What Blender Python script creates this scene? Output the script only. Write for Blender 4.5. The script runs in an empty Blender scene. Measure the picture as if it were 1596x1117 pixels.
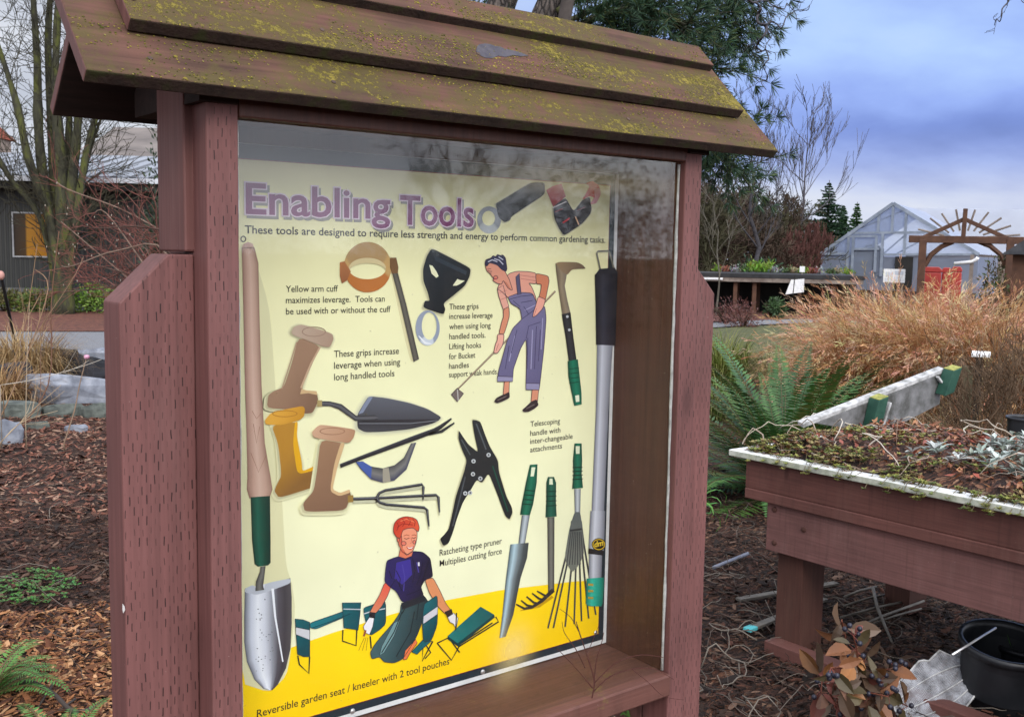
import bpy, math, random
import numpy as np
from mathutils import Vector, Matrix, noise as mnoise
R=math.radians
rnd=random.Random(7)
scene=bpy.context.scene
COL=scene.collection
# ------------------------------------------------------------------ camera
CAM_POS=Vector((-.4984,-1.1373,1.5)); YAW,PIT,ROL,FPX=.66868,-.10083,.0177,1627.5
_cy,_sy,_cp,_sp=math.cos(YAW),math.sin(YAW),math.cos(PIT),math.sin(PIT)
FW=Vector((_sy*_cp,_cy*_cp,_sp)); _r=Vector((_cy,-_sy,0)); _u=_r.cross(FW)
RT=math.cos(ROL)*_r+math.sin(ROL)*_u; UP=-math.sin(ROL)*_r+math.cos(ROL)*_u
cd=bpy.data.cameras.new('camera'); cam=bpy.data.objects.new('camera',cd); COL.objects.link(cam)
m=Matrix((RT,UP,-FW)).transposed().to_4x4(); m.translation=CAM_POS; cam.matrix_world=m
cd.sensor_width=36; cd.lens=FPX/1596*36; cd.clip_end=900; cd.clip_start=.02
cd.dof.use_dof=True; cd.dof.focus_distance=1.75; cd.dof.aperture_fstop=32.0
scene.camera=cam
def P(x,y,axis,val):
    """point of the scene seen at photo pixel (x,y) where coordinate axis has the value val"""
    D=FW*FPX+RT*(x-798)-UP*(y-558.5)
    return CAM_POS+D*((val-CAM_POS[axis])/D[axis])
def PD(x,y,depth):
    return CAM_POS+(FW*FPX+RT*(x-798)-UP*(y-558.5))*(depth/FPX)
# ------------------------------------------------------------------ light
SUN_EL,SUN_AZ=R(34),R(207)          # azimuth clockwise from +Y : behind and to the left of the camera
w=bpy.data.worlds.new('World'); scene.world=w; w.use_nodes=True
nt=w.node_tree; nt.nodes.clear()
def nd(tree,typ,ins=None,**kw):
    n=tree.nodes.new(typ)
    for k,v in kw.items(): setattr(n,k,v)
    for k,v in (ins or {}).items():
        if isinstance(v,bpy.types.NodeSocket): tree.links.new(v,n.inputs[k])
        else: n.inputs[k].default_value=v
    return n
def ramp(tree,fac,stops,interp='LINEAR'):
    n=tree.nodes.new('ShaderNodeValToRGB'); tree.links.new(fac,n.inputs[0]); e=n.color_ramp.elements
    n.color_ramp.interpolation=interp
    while len(e)<len(stops): e.new(.5)
    for i,(p,c) in enumerate(stops):
        e[i].position=p
        if isinstance(c,(int,float)): c=(c,c,c)
        e[i].color=(*c[:3],1)
    return n.outputs[0]
def math_(tree,op,a,b=0.,c=0.,clamp=False):
    n=tree.nodes.new('ShaderNodeMath'); n.operation=op; n.use_clamp=clamp
    for i,v in enumerate((a,b,c)):
        if isinstance(v,bpy.types.NodeSocket): tree.links.new(v,n.inputs[i])
        else: n.inputs[i].default_value=v
    return n.outputs[0]
def mixc(tree,fac,a,b,blend='MIX'):
    n=tree.nodes.new('ShaderNodeMix'); n.data_type='RGBA'; n.blend_type=blend
    for i,v in ((0,fac),(6,a),(7,b)):
        if isinstance(v,bpy.types.NodeSocket): tree.links.new(v,n.inputs[i])
        else: n.inputs[i].default_value=(*v[:3],1) if isinstance(v,tuple) else v
    return n.outputs[2]
sky=nd(nt,'ShaderNodeTexSky',sky_type='NISHITA',sun_disc=False,sun_elevation=SUN_EL,sun_rotation=SUN_AZ)
tc=nd(nt,'ShaderNodeTexCoord'); sep=nd(nt,'ShaderNodeSeparateXYZ',{0:tc.outputs['Generated']})
dx,dy,dz=sep.outputs
# flattened cloud-deck coordinates: x/(z+k), y/(z+k)
zk=math_(nt,'ADD',math_(nt,'MAXIMUM',dz,0.),.30)
cx_=math_(nt,'DIVIDE',dx,zk); cy_=math_(nt,'DIVIDE',dy,zk)
cv=nd(nt,'ShaderNodeCombineXYZ',{0:cx_,1:cy_,2:0.})
n1=nd(nt,'ShaderNodeTexNoise',{'Vector':cv.outputs[0],'Scale':1.35,'Detail':4.,'Roughness':.5,'Distortion':.35})
n2=nd(nt,'ShaderNodeTexNoise',{'Vector':cv.outputs[0],'Scale':4.2,'Detail':5.,'Roughness':.55})
nn=math_(nt,'ADD',math_(nt,'MULTIPLY',n1.outputs[0],.75),math_(nt,'MULTIPLY',n2.outputs[0],.25))
# the blue-grey bank of cloud stands to the north-east, brighter towards its top; elsewhere the deck is white
blue=ramp(nt,math_(nt,'ADD',nn,math_(nt,'MULTIPLY',math_(nt,'SUBTRACT',dz,.10),.75)),
          [(.30,(.20,.29,.72)),(.42,(.27,.39,.93)),(.53,(.41,.58,1.2)),(.68,(.60,.84,1.35)),(.85,(.78,1.0,1.4))])
low=ramp(nt,dz,[(.0,1.),(.055,.95),(.085,.3),(.115,0.)])
blue=mixc(nt,math_(nt,'MULTIPLY',low,ramp(nt,nn,[(.35,.45),(.6,1.)])),blue,(.95,1.0,1.15))
white=ramp(nt,nn,[(.3,(.54,.59,.72)),(.5,(.84,.88,.99)),(.7,(1.22,1.24,1.28))])
az=math_(nt,'ADD',math_(nt,'MULTIPLY',dx,math.sin(R(66))),math_(nt,'MULTIPLY',dy,math.cos(R(66))))
bm=ramp(nt,math_(nt,'ADD',az,math_(nt,'MULTIPLY',math_(nt,'SUBTRACT',nn,.5),.25)),[(.70,0.),(.93,1.)])
deck=mixc(nt,bm,white,blue)
up=ramp(nt,dz,[(.25,1.),(.75,1.9)])
deck=mixc(nt,1.,deck,up,'MULTIPLY')
deck=mixc(nt,1.,deck,ramp(nt,math_(nt,'MULTIPLY_ADD',dy,-.5,.5),[(.3,.80),(.50,1.),(.72,2.1)]),'MULTIPLY')   # the clouds are brightest to the south, where the sun is behind them
bg1=nd(nt,'ShaderNodeBackground',{'Color':sky.outputs[0],'Strength':.07})
bg2=nd(nt,'ShaderNodeBackground',{'Color':deck,'Strength':.78})
mx=nd(nt,'ShaderNodeMixShader',{0:.94,1:bg1.outputs[0],2:bg2.outputs[0]})
nd(nt,'ShaderNodeOutputWorld',{0:mx.outputs[0]})
sl=bpy.data.lights.new('sun','SUN'); so=bpy.data.objects.new('sun',sl); COL.objects.link(so)
sl.energy=1.3; sl.angle=R(24); sl.color=(1,.92,.81)
so.rotation_euler=(math.pi/2-SUN_EL,0,-SUN_AZ+math.pi)
sd=Vector((math.sin(SUN_AZ)*math.cos(SUN_EL),math.cos(SUN_AZ)*math.cos(SUN_EL),math.sin(SUN_EL)))
so.rotation_euler=(-sd).to_track_quat('-Z','Y').to_euler()
vs=scene.view_settings; vs.view_transform='Standard'; vs.look='None'; vs.exposure=0.36; vs.gamma=1; vs.use_curve_mapping=False
cy=scene.cycles; cy.max_bounces=6; cy.transparent_max_bounces=24; cy.use_denoising=True; cy.caustics_reflective=False; cy.caustics_refractive=False
# ------------------------------------------------------------------ helpers
def lin(r,g,b):
    f=lambda c:(c/255/12.92) if c<=10 else ((c/255+.055)/1.055)**2.4
    return (f(r),f(g),f(b))
class MB:
    """collects faces and links them as ONE mesh object"""
    def __init__(s): s.v=[];s.f=[];s.c=[];s.m=[]
    def add(s,vs_,fs,col=None,mi=0):
        o=len(s.v); s.v.extend([tuple(a) for a in vs_])
        for f in fs: s.f.append(tuple(o+i for i in f)); s.c.append(col); s.m.append(mi)
        return s
    def box(s,x0,x1,y0,y1,z0,z1,col=None,mi=0):
        return s.add([(x0,y0,z0),(x1,y0,z0),(x1,y1,z0),(x0,y1,z0),(x0,y0,z1),(x1,y0,z1),(x1,y1,z1),(x0,y1,z1)],
              [(0,3,2,1),(4,5,6,7),(0,1,5,4),(1,2,6,5),(2,3,7,6),(3,0,4,7)],col,mi)
    def obox(s,o,a,b,c,col=None,mi=0):
        o,a,b,c=map(Vector,(o,a,b,c))
        return s.add([o,o+a,o+a+b,o+b,o+c,o+a+c,o+a+b+c,o+b+c],[(0,3,2,1),(4,5,6,7),(0,1,5,4),(1,2,6,5),(2,3,7,6),(3,0,4,7)],col,mi)
    def bar(s,p,q,w,h,col=None,mi=0,up=(0,0,1)):
        p,q=Vector(p),Vector(q); d=(q-p); side=d.cross(Vector(up))
        if side.length<1e-6: side=d.cross(Vector((0,1,0)))
        side.normalize(); u=side.cross(d).normalized()
        return s.obox(p-side*w/2-u*h/2,d,side*w,u*h,col,mi)
    def prism(s,pts,vec,col=None,mi=0):
        n=len(pts); pts=[Vector(a) for a in pts]; vec=Vector(vec)
        return s.add(pts+[a+vec for a in pts],[tuple(range(n-1,-1,-1)),tuple(range(n,2*n))]+[(i,(i+1)%n,n+(i+1)%n,n+i) for i in range(n)],col,mi)
    def tube(s,pts,rad,n=5,col=None,mi=0,cap=True):
        pts=[Vector(a) for a in pts]; o=len(s.v); k=len(pts)
        if not isinstance(rad,(list,tuple)): rad=[rad]*k
        ref=Vector((.31,.77,.55))
        for i,p in enumerate(pts):
            t=(pts[min(i+1,k-1)]-pts[max(i-1,0)])
            if t.length<1e-9: t=Vector((0,0,1))
            t.normalize(); a=t.cross(ref)
            if a.length<.05: a=t.cross(Vector((1,0,0)))
            a.normalize(); b=t.cross(a)
            for j in range(n):
                th=2*math.pi*j/n; s.v.append(tuple(p+a*(math.cos(th)*rad[i])+b*(math.sin(th)*rad[i])))
        for i in range(k-1):
            for j in range(n):
                s.f.append((o+i*n+j,o+i*n+(j+1)%n,o+(i+1)*n+(j+1)%n,o+(i+1)*n+j)); s.c.append(col); s.m.append(mi)
        if cap:
            s.f.append(tuple(o+j for j in range(n-1,-1,-1))); s.c.append(col); s.m.append(mi)
            s.f.append(tuple(o+(k-1)*n+j for j in range(n))); s.c.append(col); s.m.append(mi)
        return s
    def lathe(s,c,prof,n=20,col=None,mi=0,axis=None):
        """prof: list of (radius,height)"""
        c=Vector(c); ax=Vector(axis).normalized() if axis else Vector((0,0,1))
        a=ax.orthogonal().normalized(); b=ax.cross(a); o=len(s.v)
        for r_,h in prof:
            for j in range(n):
                th=2*math.pi*j/n; s.v.append(tuple(c+ax*h+a*(math.cos(th)*r_)+b*(math.sin(th)*r_)))
        for i in range(len(prof)-1):
            for j in range(n):
                s.f.append((o+i*n+j,o+i*n+(j+1)%n,o+(i+1)*n+(j+1)%n,o+(i+1)*n+j)); s.c.append(col); s.m.append(mi)
        return s
    def blob(s,c,rx,ry,rz,seed=0,amp=.25,n=8,col=None,mi=0,flat=False):
        c=Vector(c); o=len(s.v); rows=n//2+1
        for i in range(rows+1):
            ph=math.pi*i/rows
            for j in range(n):
                th=2*math.pi*j/n; d=Vector((math.sin(ph)*math.cos(th),math.sin(ph)*math.sin(th),math.cos(ph)))
                k=1+amp*mnoise.noise(d*1.3+Vector((seed*3.1,seed*1.7,seed)))*1.6
                s.v.append((c.x+d.x*rx*k,c.y+d.y*ry*k,c.z+d.z*rz*k))
        for i in range(rows):
            for j in range(n):
                s.f.append((o+i*n+j,o+(i+1)*n+j,o+(i+1)*n+(j+1)%n,o+i*n+(j+1)%n)); s.c.append(col); s.m.append(mi)
        return s
    def build(s,name,mats,parent=None,smooth=False,bevel=0,loc=None):
        me=bpy.data.meshes.new(name); me.from_pydata(s.v,[],s.f)
        if not isinstance(mats,(list,tuple)): mats=[mats]
        for m_ in mats: me.materials.append(m_)
        if len(mats)>1: me.polygons.foreach_set('material_index',s.m)
        if any(c is not None for c in s.c):
            at=me.attributes.new('col','FLOAT_COLOR','FACE')
            at.data.foreach_set('color',np.array([(*(c or (.5,.5,.5)),1) for c in s.c],dtype=np.float32).ravel())
        if smooth: me.polygons.foreach_set('use_smooth',[True]*len(me.polygons))
        me.update()
        o=bpy.data.objects.new(name,me); COL.objects.link(o)
        if parent is not None: o.parent=parent
        if loc is not None: o.location=loc
        if bevel:
            b=o.modifiers.new('bevel','BEVEL'); b.width=bevel; b.segments=2; b.limit_method='ANGLE'; b.angle_limit=R(35)
        return o
def tag(o,label=None,cat=None,group=None,kind=None):
    for k,v in (('label',label),('category',cat),('group',group),('kind',kind)):
        if v: o[k]=v
    return o
def thing(name,label,cat,loc=(0,0,0),group=None,rz=0):
    o=bpy.data.objects.new(name,None); COL.objects.link(o); o.location=loc; o.rotation_euler=(0,0,rz); o.empty_display_size=.1
    return tag(o,label,cat,group)
def copy_tree(o,parent=None):
    c=o.copy(); COL.objects.link(c)
    if parent: c.parent=parent
    for ch in [x for x in o.children]: copy_tree(ch,c)
    return c
# ------------------------------------------------------------------ materials
def newmat(name):
    m_=bpy.data.materials.new(name); m_.use_nodes=True; t=m_.node_tree; t.nodes.clear()
    out=nd(t,'ShaderNodeOutputMaterial'); b=nd(t,'ShaderNodeBsdfPrincipled'); t.links.new(b.outputs[0],out.inputs[0])
    return m_,t,b
def setb(t,b,**k):
    for n_,v in k.items():
        n_=n_.replace('_',' ')
        if isinstance(v,bpy.types.NodeSocket): t.links.new(v,b.inputs[n_])
        else: b.inputs[n_].default_value=(*v,1) if isinstance(v,tuple) and len(v)==3 else v
def noisy(name,c1,c2,scale=8,rough=.7,bump=.15,bscale=None,stretch=None,detail=5,spec=.4,metal=0,c3=None,lo=.35,hi=.65,dist=.003):
    m_,t,b=newmat(name); tc=nd(t,'ShaderNodeTexCoord'); v=tc.outputs['Object']
    if stretch: v=nd(t,'ShaderNodeMapping',{0:v,'Scale':stretch}).outputs[0]
    n_=nd(t,'ShaderNodeTexNoise',{'Vector':v,'Scale':scale,'Detail':detail,'Roughness':.6})
    st=[(lo,c1),(hi,c2)] if c3 is None else [(lo,c1),((lo+hi)/2,c3),(hi,c2)]
    col=ramp(t,n_.outputs[0],st)
    bn=nd(t,'ShaderNodeTexNoise',{'Vector':v,'Scale':bscale or scale*6,'Detail':4.})
    bp=nd(t,'ShaderNodeBump',{'Strength':bump,'Distance':dist,'Height':bn.outputs[0]})
    setb(t,b,Base_Color=col,Roughness=rough,Specular_IOR_Level=spec,Metallic=metal,Normal=bp.outputs[0])
    return m_
def attrmat(name,rough=.7,spec=.3,trans=0,nscale=0,sub=None):
    """per-leaf colour from the mesh's face attribute"""
    m_,t,b=newmat(name); a=nd(t,'ShaderNodeAttribute',attribute_name='col')
    c=a.outputs[0]
    if nscale:
        tc=nd(t,'ShaderNodeTexCoord'); n_=nd(t,'ShaderNodeTexNoise',{'Vector':tc.outputs['Object'],'Scale':nscale,'Detail':4.})
        c=mixc(t,1.,c,ramp(t,n_.outputs[0],[(.3,.72),(.7,1.25)]),'MULTIPLY')
    setb(t,b,Base_Color=c,Roughness=rough,Specular_IOR_Level=spec)
    if trans:
        out=[n for n in t.nodes if n.type=='OUTPUT_MATERIAL'][0]
        tr=nd(t,'ShaderNodeBsdfTranslucent',{'Color':c}); mx=nd(t,'ShaderNodeMixShader',{0:trans,1:b.outputs[0],2:tr.outputs[0]})
        t.links.new(mx.outputs[0],out.inputs[0])
    return m_
def paint_mat(name,base,incised=True,dark=.35,rough=.62,moss=0.,grain=(160.,160.,5.)):
    """brown-red stained lumber; on the faces that look along y, rows of treatment incisions run with the grain"""
    m_,t,b=newmat(name); tc=nd(t,'ShaderNodeTexCoord'); v=tc.outputs['Object']
    br=nd(t,'ShaderNodeTexNoise',{'Vector':v,'Scale':5.,'Detail':4.})
    gr=nd(t,'ShaderNodeTexNoise',{'Vector':nd(t,'ShaderNodeMapping',{0:v,'Scale':grain}).outputs[0],'Scale':1.,'Detail':3.})
    k=tuple(c*.80 for c in base); k2=tuple(min(1,c*1.14) for c in base)
    col=ramp(t,br.outputs[0],[(.3,k),(.5,base),(.72,k2)])
    col=mixc(t,1.,col,ramp(t,gr.outputs[0],[(.3,.80),(.7,1.12)]),'MULTIPLY')
    # pale paint chips and dirt specks
    sp=nd(t,'ShaderNodeTexNoise',{'Vector':v,'Scale':210.,'Detail':2.})
    col=mixc(t,math_(t,'MULTIPLY',ramp(t,sp.outputs[0],[(.755,0.),(.80,1.)]),.55),col,(.52,.42,.38))
    gs=nd(t,'ShaderNodeTexNoise',{'Vector':v,'Scale':26.,'Detail':6.,'Roughness':.7})
    col=mixc(t,math_(t,'MULTIPLY',ramp(t,gs.outputs[0],[(.60,0.),(.74,1.)]),.28),col,tuple(c*.4 for c in base))
    kn=nd(t,'ShaderNodeTexVoronoi',{'Vector':nd(t,'ShaderNodeMapping',{0:v,'Scale':(9.,9.,3.6)}).outputs[0],'Scale':1.})
    col=mixc(t,math_(t,'MULTIPLY',ramp(t,kn.outputs['Distance'],[(.05,1.),(.10,.35),(.16,0.)]),.55),col,tuple(c*.30 for c in base))
    dr=nd(t,'ShaderNodeTexNoise',{'Vector':nd(t,'ShaderNodeMapping',{0:v,'Scale':(55.,55.,1.6)}).outputs[0],'Scale':1.,'Detail':5.,'Roughness':.65})
    col=mixc(t,math_(t,'MULTIPLY',ramp(t,dr.outputs[0],[(.54,0.),(.70,1.)]),.42),col,tuple(c*.45 for c in base))
    fd=nd(t,'ShaderNodeTexNoise',{'Vector':nd(t,'ShaderNodeMapping',{0:v,'Scale':(14.,14.,2.5)}).outputs[0],'Scale':1.,'Detail':6.,'Roughness':.7})
    col=mixc(t,math_(t,'MULTIPLY',ramp(t,fd.outputs[0],[(.52,0.),(.72,1.)]),.35),col,(min(1,base[0]*1.35),base[1]*1.75,base[2]*1.75))
    h=gr.outputs[0]
    if incised:
        s=nd(t,'ShaderNodeSeparateXYZ',{0:v})
        wob=nd(t,'ShaderNodeTexNoise',{'Vector':nd(t,'ShaderNodeMapping',{0:v,'Scale':(40.,0.,30.)}).outputs[0],'Scale':1.})
        x=math_(t,'ADD',math_(t,'MULTIPLY',s.outputs[0],1/.0049),math_(t,'MULTIPLY',wob.outputs[0],.9))
        ci=math_(t,'FLOOR',x); fx=math_(t,'ABSOLUTE',math_(t,'SUBTRACT',math_(t,'FRACT',x),.5))
        wn0=nd(t,'ShaderNodeTexWhiteNoise',{'W':ci},noise_dimensions='1D')
        z=math_(t,'ADD',math_(t,'MULTIPLY',s.outputs[2],1/.0245),math_(t,'ADD',math_(t,'MULTIPLY',math_(t,'MODULO',ci,2.),.5),math_(t,'MULTIPLY',wn0.outputs[0],.16)))
        zi=math_(t,'FLOOR',z); fz=math_(t,'FRACT',z)
        wn=nd(t,'ShaderNodeTexWhiteNoise',{'Vector':nd(t,'ShaderNodeCombineXYZ',{0:ci,1:zi}).outputs[0]},noise_dimensions='2D')
        wid=math_(t,'MULTIPLY_ADD',wn.outputs[0],.075,.07)
        inx=math_(t,'LESS_THAN',fx,wid)
        inz=math_(t,'LESS_THAN',math_(t,'ABSOLUTE',math_(t,'SUBTRACT',fz,.5)),math_(t,'MULTIPLY_ADD',wn.outputs[0],.10,.12))
        geo=nd(t,'ShaderNodeNewGeometry'); ny=nd(t,'ShaderNodeSeparateXYZ',{0:geo.outputs['Normal']}).outputs[1]
        face=math_(t,'LESS_THAN',ny,-.9)
        pres=math_(t,'GREATER_THAN',math_(t,'ADD',wn.outputs[0],math_(t,'MULTIPLY',fd.outputs[0],.9)),.56)
        cut=math_(t,'MULTIPLY',math_(t,'MULTIPLY',inx,inz),math_(t,'MULTIPLY',face,pres))
        col=mixc(t,math_(t,'MULTIPLY',cut,math_(t,'MULTIPLY_ADD',wn.outputs[0],.75,.2)),col,tuple(c*.16 for c in base))
        h=math_(t,'SUBTRACT',math_(t,'MULTIPLY',h,.4),cut)
    if moss:
        mn=nd(t,'ShaderNodeTexNoise',{'Vector':v,'Scale':14.,'Detail':7.,'Roughness':.7})
        col=mixc(t,ramp(t,mn.outputs[0],[(.62-moss*.1,0.),(.70,.7)]),col,(.20,.17,.03))
    bp=nd(t,'ShaderNodeBump',{'Strength':.5,'Distance':.0012,'Height':h})
    setb(t,b,Base_Color=col,Roughness=rough,Specular_IOR_Level=.35,Normal=bp.outputs[0])
    return m_
PAINT=(.154,.063,.057)
M_post=paint_mat('post_paint',PAINT)
M_plain=paint_mat('plain_paint',(.145,.060,.053),incised=False)
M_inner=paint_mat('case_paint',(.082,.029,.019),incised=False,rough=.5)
M_sill=paint_mat('sill_paint',(.122,.050,.038),incised=False,moss=.35,grain=(5.,160.,160.))
def roof_mat():
    m_,t,b=newmat('roof_boards'); tc=nd(t,'ShaderNodeTexCoord'); v=tc.outputs['Object']
    gr=nd(t,'ShaderNodeTexNoise',{'Vector':nd(t,'ShaderNodeMapping',{0:v,'Scale':(5.,130.,130.)}).outputs[0],'Scale':1.,'Detail':4.})
    br=nd(t,'ShaderNodeTexNoise',{'Vector':v,'Scale':6.,'Detail':5.})
    col=ramp(t,br.outputs[0],[(.3,(.060,.034,.024)),(.48,(.082,.043,.030)),(.68,(.125,.056,.042))])
    col=mixc(t,1.,col,ramp(t,gr.outputs[0],[(.3,.7),(.7,1.2)]),'MULTIPLY')
    big=nd(t,'ShaderNodeTexNoise',{'Vector':nd(t,'ShaderNodeMapping',{0:v,'Scale':(3.2,9.,9.)}).outputs[0],'Scale':1.6,'Detail':3.})
    fine=nd(t,'ShaderNodeTexNoise',{'Vector':v,'Scale':115.,'Detail':4.,'Roughness':.8})
    film=nd(t,'ShaderNodeTexNoise',{'Vector':v,'Scale':38.,'Detail':6.,'Roughness':.75})
    g=math_(t,'ADD',film.outputs[0],math_(t,'MULTIPLY',math_(t,'SUBTRACT',big.outputs[0],.5),.9))
    col=mixc(t,math_(t,'MULTIPLY',ramp(t,g,[(.40,0.),(.59,1.)]),.74),col,(.075,.060,.018))
    y=math_(t,'ADD',fine.outputs[0],math_(t,'MULTIPLY',math_(t,'SUBTRACT',big.outputs[0],.5),.75))
    col=mixc(t,ramp(t,y,[(.60,0.),(.66,.85)]),col,ramp(t,film.outputs[0],[(.35,(.12,.10,.018)),(.62,(.25,.195,.034))]))
    # undersides and edges take darker materials of their own, the edges mossy
    h=math_(t,'ADD',math_(t,'MULTIPLY',gr.outputs[0],.5),ramp(t,y,[(.6,0.),(.7,1.)]))
    bp=nd(t,'ShaderNodeBump',{'Strength':.7,'Distance':.002,'Height':h})
    setb(t,b,Base_Color=col,Roughness=.85,Specular_IOR_Level=.2,Normal=bp.outputs[0]); return m_
M_roof=roof_mat()
M_under=noisy('roof_underside',(.018,.010,.008),(.032,.017,.014),scale=9,rough=.9,stretch=(1,12,12))  # near-black tone is the shade under the roof, put into the colour
M_edge=noisy('dark_mossy_edge',(.022,.013,.009),(.034,.036,.008),scale=34,rough=.9,c3=(.040,.022,.016),bump=.4)  # brown and moss-green tones, darker than the board faces
M_white=noisy('white_paint',(.62,.62,.62),(.8,.8,.8),scale=20,rough=.5)
def glass_mat():
    m_=bpy.data.materials.new('case_glass'); m_.use_nodes=True; t=m_.node_tree; t.nodes.clear()
    tc=nd(t,'ShaderNodeTexCoord'); v=tc.outputs['Object']; s=nd(t,'ShaderNodeSeparateXYZ',{0:v})
    fr=nd(t,'ShaderNodeFresnel',{'IOR':1.5}); geo=nd(t,'ShaderNodeNewGeometry'); front=math_(t,'SUBTRACT',1.,geo.outputs['Backfacing'])
    gl=nd(t,'ShaderNodeBsdfGlossy',{'Roughness':.03})
    tr=nd(t,'ShaderNodeBsdfTransparent',{'Color':(.99,1,.995,1)})
    a=nd(t,'ShaderNodeMixShader',{0:math_(t,'MULTIPLY',math_(t,'MULTIPLY',fr.outputs[0],2.1,clamp=True),front),1:tr.outputs[0],2:gl.outputs[0]})
    # dust specks and one fogged smear under the top edge; one yellowish blotch by the lower right corner
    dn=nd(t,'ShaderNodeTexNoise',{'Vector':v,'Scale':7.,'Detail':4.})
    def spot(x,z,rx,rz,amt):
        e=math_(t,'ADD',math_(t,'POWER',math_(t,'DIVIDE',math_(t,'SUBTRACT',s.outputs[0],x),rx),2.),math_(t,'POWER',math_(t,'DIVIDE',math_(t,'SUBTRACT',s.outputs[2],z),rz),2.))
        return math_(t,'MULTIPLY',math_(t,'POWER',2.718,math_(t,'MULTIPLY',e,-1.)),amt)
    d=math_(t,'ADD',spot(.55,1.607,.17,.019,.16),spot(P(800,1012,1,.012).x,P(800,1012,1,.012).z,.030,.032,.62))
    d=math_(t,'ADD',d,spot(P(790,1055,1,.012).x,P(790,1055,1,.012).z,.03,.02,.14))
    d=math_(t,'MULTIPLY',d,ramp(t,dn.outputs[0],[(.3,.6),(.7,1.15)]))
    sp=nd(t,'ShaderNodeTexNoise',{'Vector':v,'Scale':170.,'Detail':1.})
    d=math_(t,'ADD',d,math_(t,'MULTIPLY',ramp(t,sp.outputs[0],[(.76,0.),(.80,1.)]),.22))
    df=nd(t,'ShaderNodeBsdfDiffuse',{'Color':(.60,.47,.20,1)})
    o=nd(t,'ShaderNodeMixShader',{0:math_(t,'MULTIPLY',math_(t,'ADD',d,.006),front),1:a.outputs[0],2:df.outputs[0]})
    nd(t,'ShaderNodeOutputMaterial',{0:o.outputs[0]}); return m_
M_glass=glass_mat()
# ------------------------------------------------------------------ display case
W_=.741; pw=.038; REC=.039; PY=.149
kiosk=thing('display_case','red-brown roofed wooden display case with a glass front over the garden tools poster','display case',(W_/2,.05,0))
kiosk.location=(0,0,0)
def kb(name,mb,mat,bevel=.0025,parent=kiosk,smooth=False): return mb.build(name,mat,parent,smooth,bevel)
for sx in (0,1):
    X=(lambda a:a) if sx==0 else (lambda a:W_-a)
    def bx(x0,x1,*r): return MB().box(min(X(x0),X(x1)),max(X(x0),X(x1)),*r)
    kb('front_post',bx(-pw,0,0,.058,0,1.689),M_post)
    # buttress with its chamfered outer shoulder
    pts=[(X(-.1244),REC,0),(X(-pw-.0004),REC,0),(X(-pw-.0004),REC,1.4915),(X(-.0690),REC,1.4915),(X(-.1244),REC,1.4372)]
    mb=MB(); mb.prism(pts if sx==0 else pts[::-1],(0,.057,0)); kb('buttress',mb,M_post,.002)
    kb('main_post',bx(-.0494,-.0006,.0392,.1237,1.4945,1.735),M_plain)
    kb('lower_post',bx(-.0372,-.0008,.0605,.1232,0,1.4925),M_plain)
    kb('side_wall',bx(-.0004,-.0184,.0595,.172,.79,1.69),M_plain)
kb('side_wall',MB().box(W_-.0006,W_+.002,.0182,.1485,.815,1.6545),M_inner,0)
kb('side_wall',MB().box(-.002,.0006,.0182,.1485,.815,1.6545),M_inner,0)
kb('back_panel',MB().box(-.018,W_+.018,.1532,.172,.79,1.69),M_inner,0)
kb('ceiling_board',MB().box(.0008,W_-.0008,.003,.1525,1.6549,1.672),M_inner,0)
kb('header',MB().box(.0004,W_-.0004,-.001,.0082,1.6463,1.70),M_inner)  # dark brown instead of post paint: shade under the eave put into the colour
# sloping sill : outer lip lower than the back
mb=MB(); mb.prism([(-.0,-.006,.7795),(-.0,-.006,.8155),(-.0,.1525,.8195),(-.0,.1525,.7795)][::-1],(W_-.001,0,0)); mb.v=[(x+.0005,y,z) for x,y,z in mb.v]
kb('sill',mb,M_sill,.003)
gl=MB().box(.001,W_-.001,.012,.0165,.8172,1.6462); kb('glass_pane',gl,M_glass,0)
M_caulk=noisy('old_caulk',(.26,.26,.24),(.44,.44,.42),scale=60,rough=.7,bump=.5)
for x0 in (.0002,W_-.0056):
    pts=[(x0+.0027+rnd.uniform(-.0006,.0006),.0125,.818+i*.0275) for i in range(31)]
    cb=MB().tube(pts,[.0024+rnd.uniform(-.0006,.0007) for _ in pts],5)
    kb('caulk_bead',cb,M_caulk,0,smooth=True)
# roof ---------------------------------------------------------------
S2=2**-.5
def slope_board(name,x0,x1,y_low,z_low,length,th,back=False,mat=None):
    """a board on a 45 degree slope; (y_low,z_low) = its lower upper-face edge"""
    sgn=-1 if back else 1
    d=Vector((0,sgn*S2,S2))*length; n=Vector((0,-sgn*S2,S2))
    a=Vector((x0,y_low,z_low)); k=14; mb=MB(); vs_=[]
    for i in range(k+1):
        x=x0+(x1-x0)*i/k; q=.0010*mnoise.noise(Vector((x*9,y_low*20,3)))
        for p in (a,a+d,a+d-n*th,a-n*th):
            vs_.append((x,p.y+n.y*q,p.z+n.z*q))
    fs=[];mi=[]
    for i in range(k):
        o=i*4
        for j in range(4):
            f=(o+j,o+(j+1)%4,o+4+(j+1)%4,o+4+j); fs.append(f[::-1] if not back else f); mi.append((0,2,1,2)[j])
    fs.append((0,1,2,3) if not back else (3,2,1,0)); mi.append(3); o=k*4; fs.append((o+3,o+2,o+1,o) if not back else (o,o+1,o+2,o+3)); mi.append(3)
    for f,m_ in zip(fs,mi): mb.f.append(f); mb.c.append(None); mb.m.append(m_)
    mb.v=vs_
    return mb.build(name,[M_roof,M_under,M_edge,M_plain],kiosk,False,.0018)
TH=.0165
YL,ZL=-.0417,1.6735
b1=slope_board('roof_board',-.1775,.9165,YL,ZL,.212,TH)
o2=.0175; s2=.0785-.012
b2=slope_board('roof_board',-.1205,.8725,-.0035,1.7375,.150,TH)
b3L=P(1114,102,0,.866)
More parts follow.
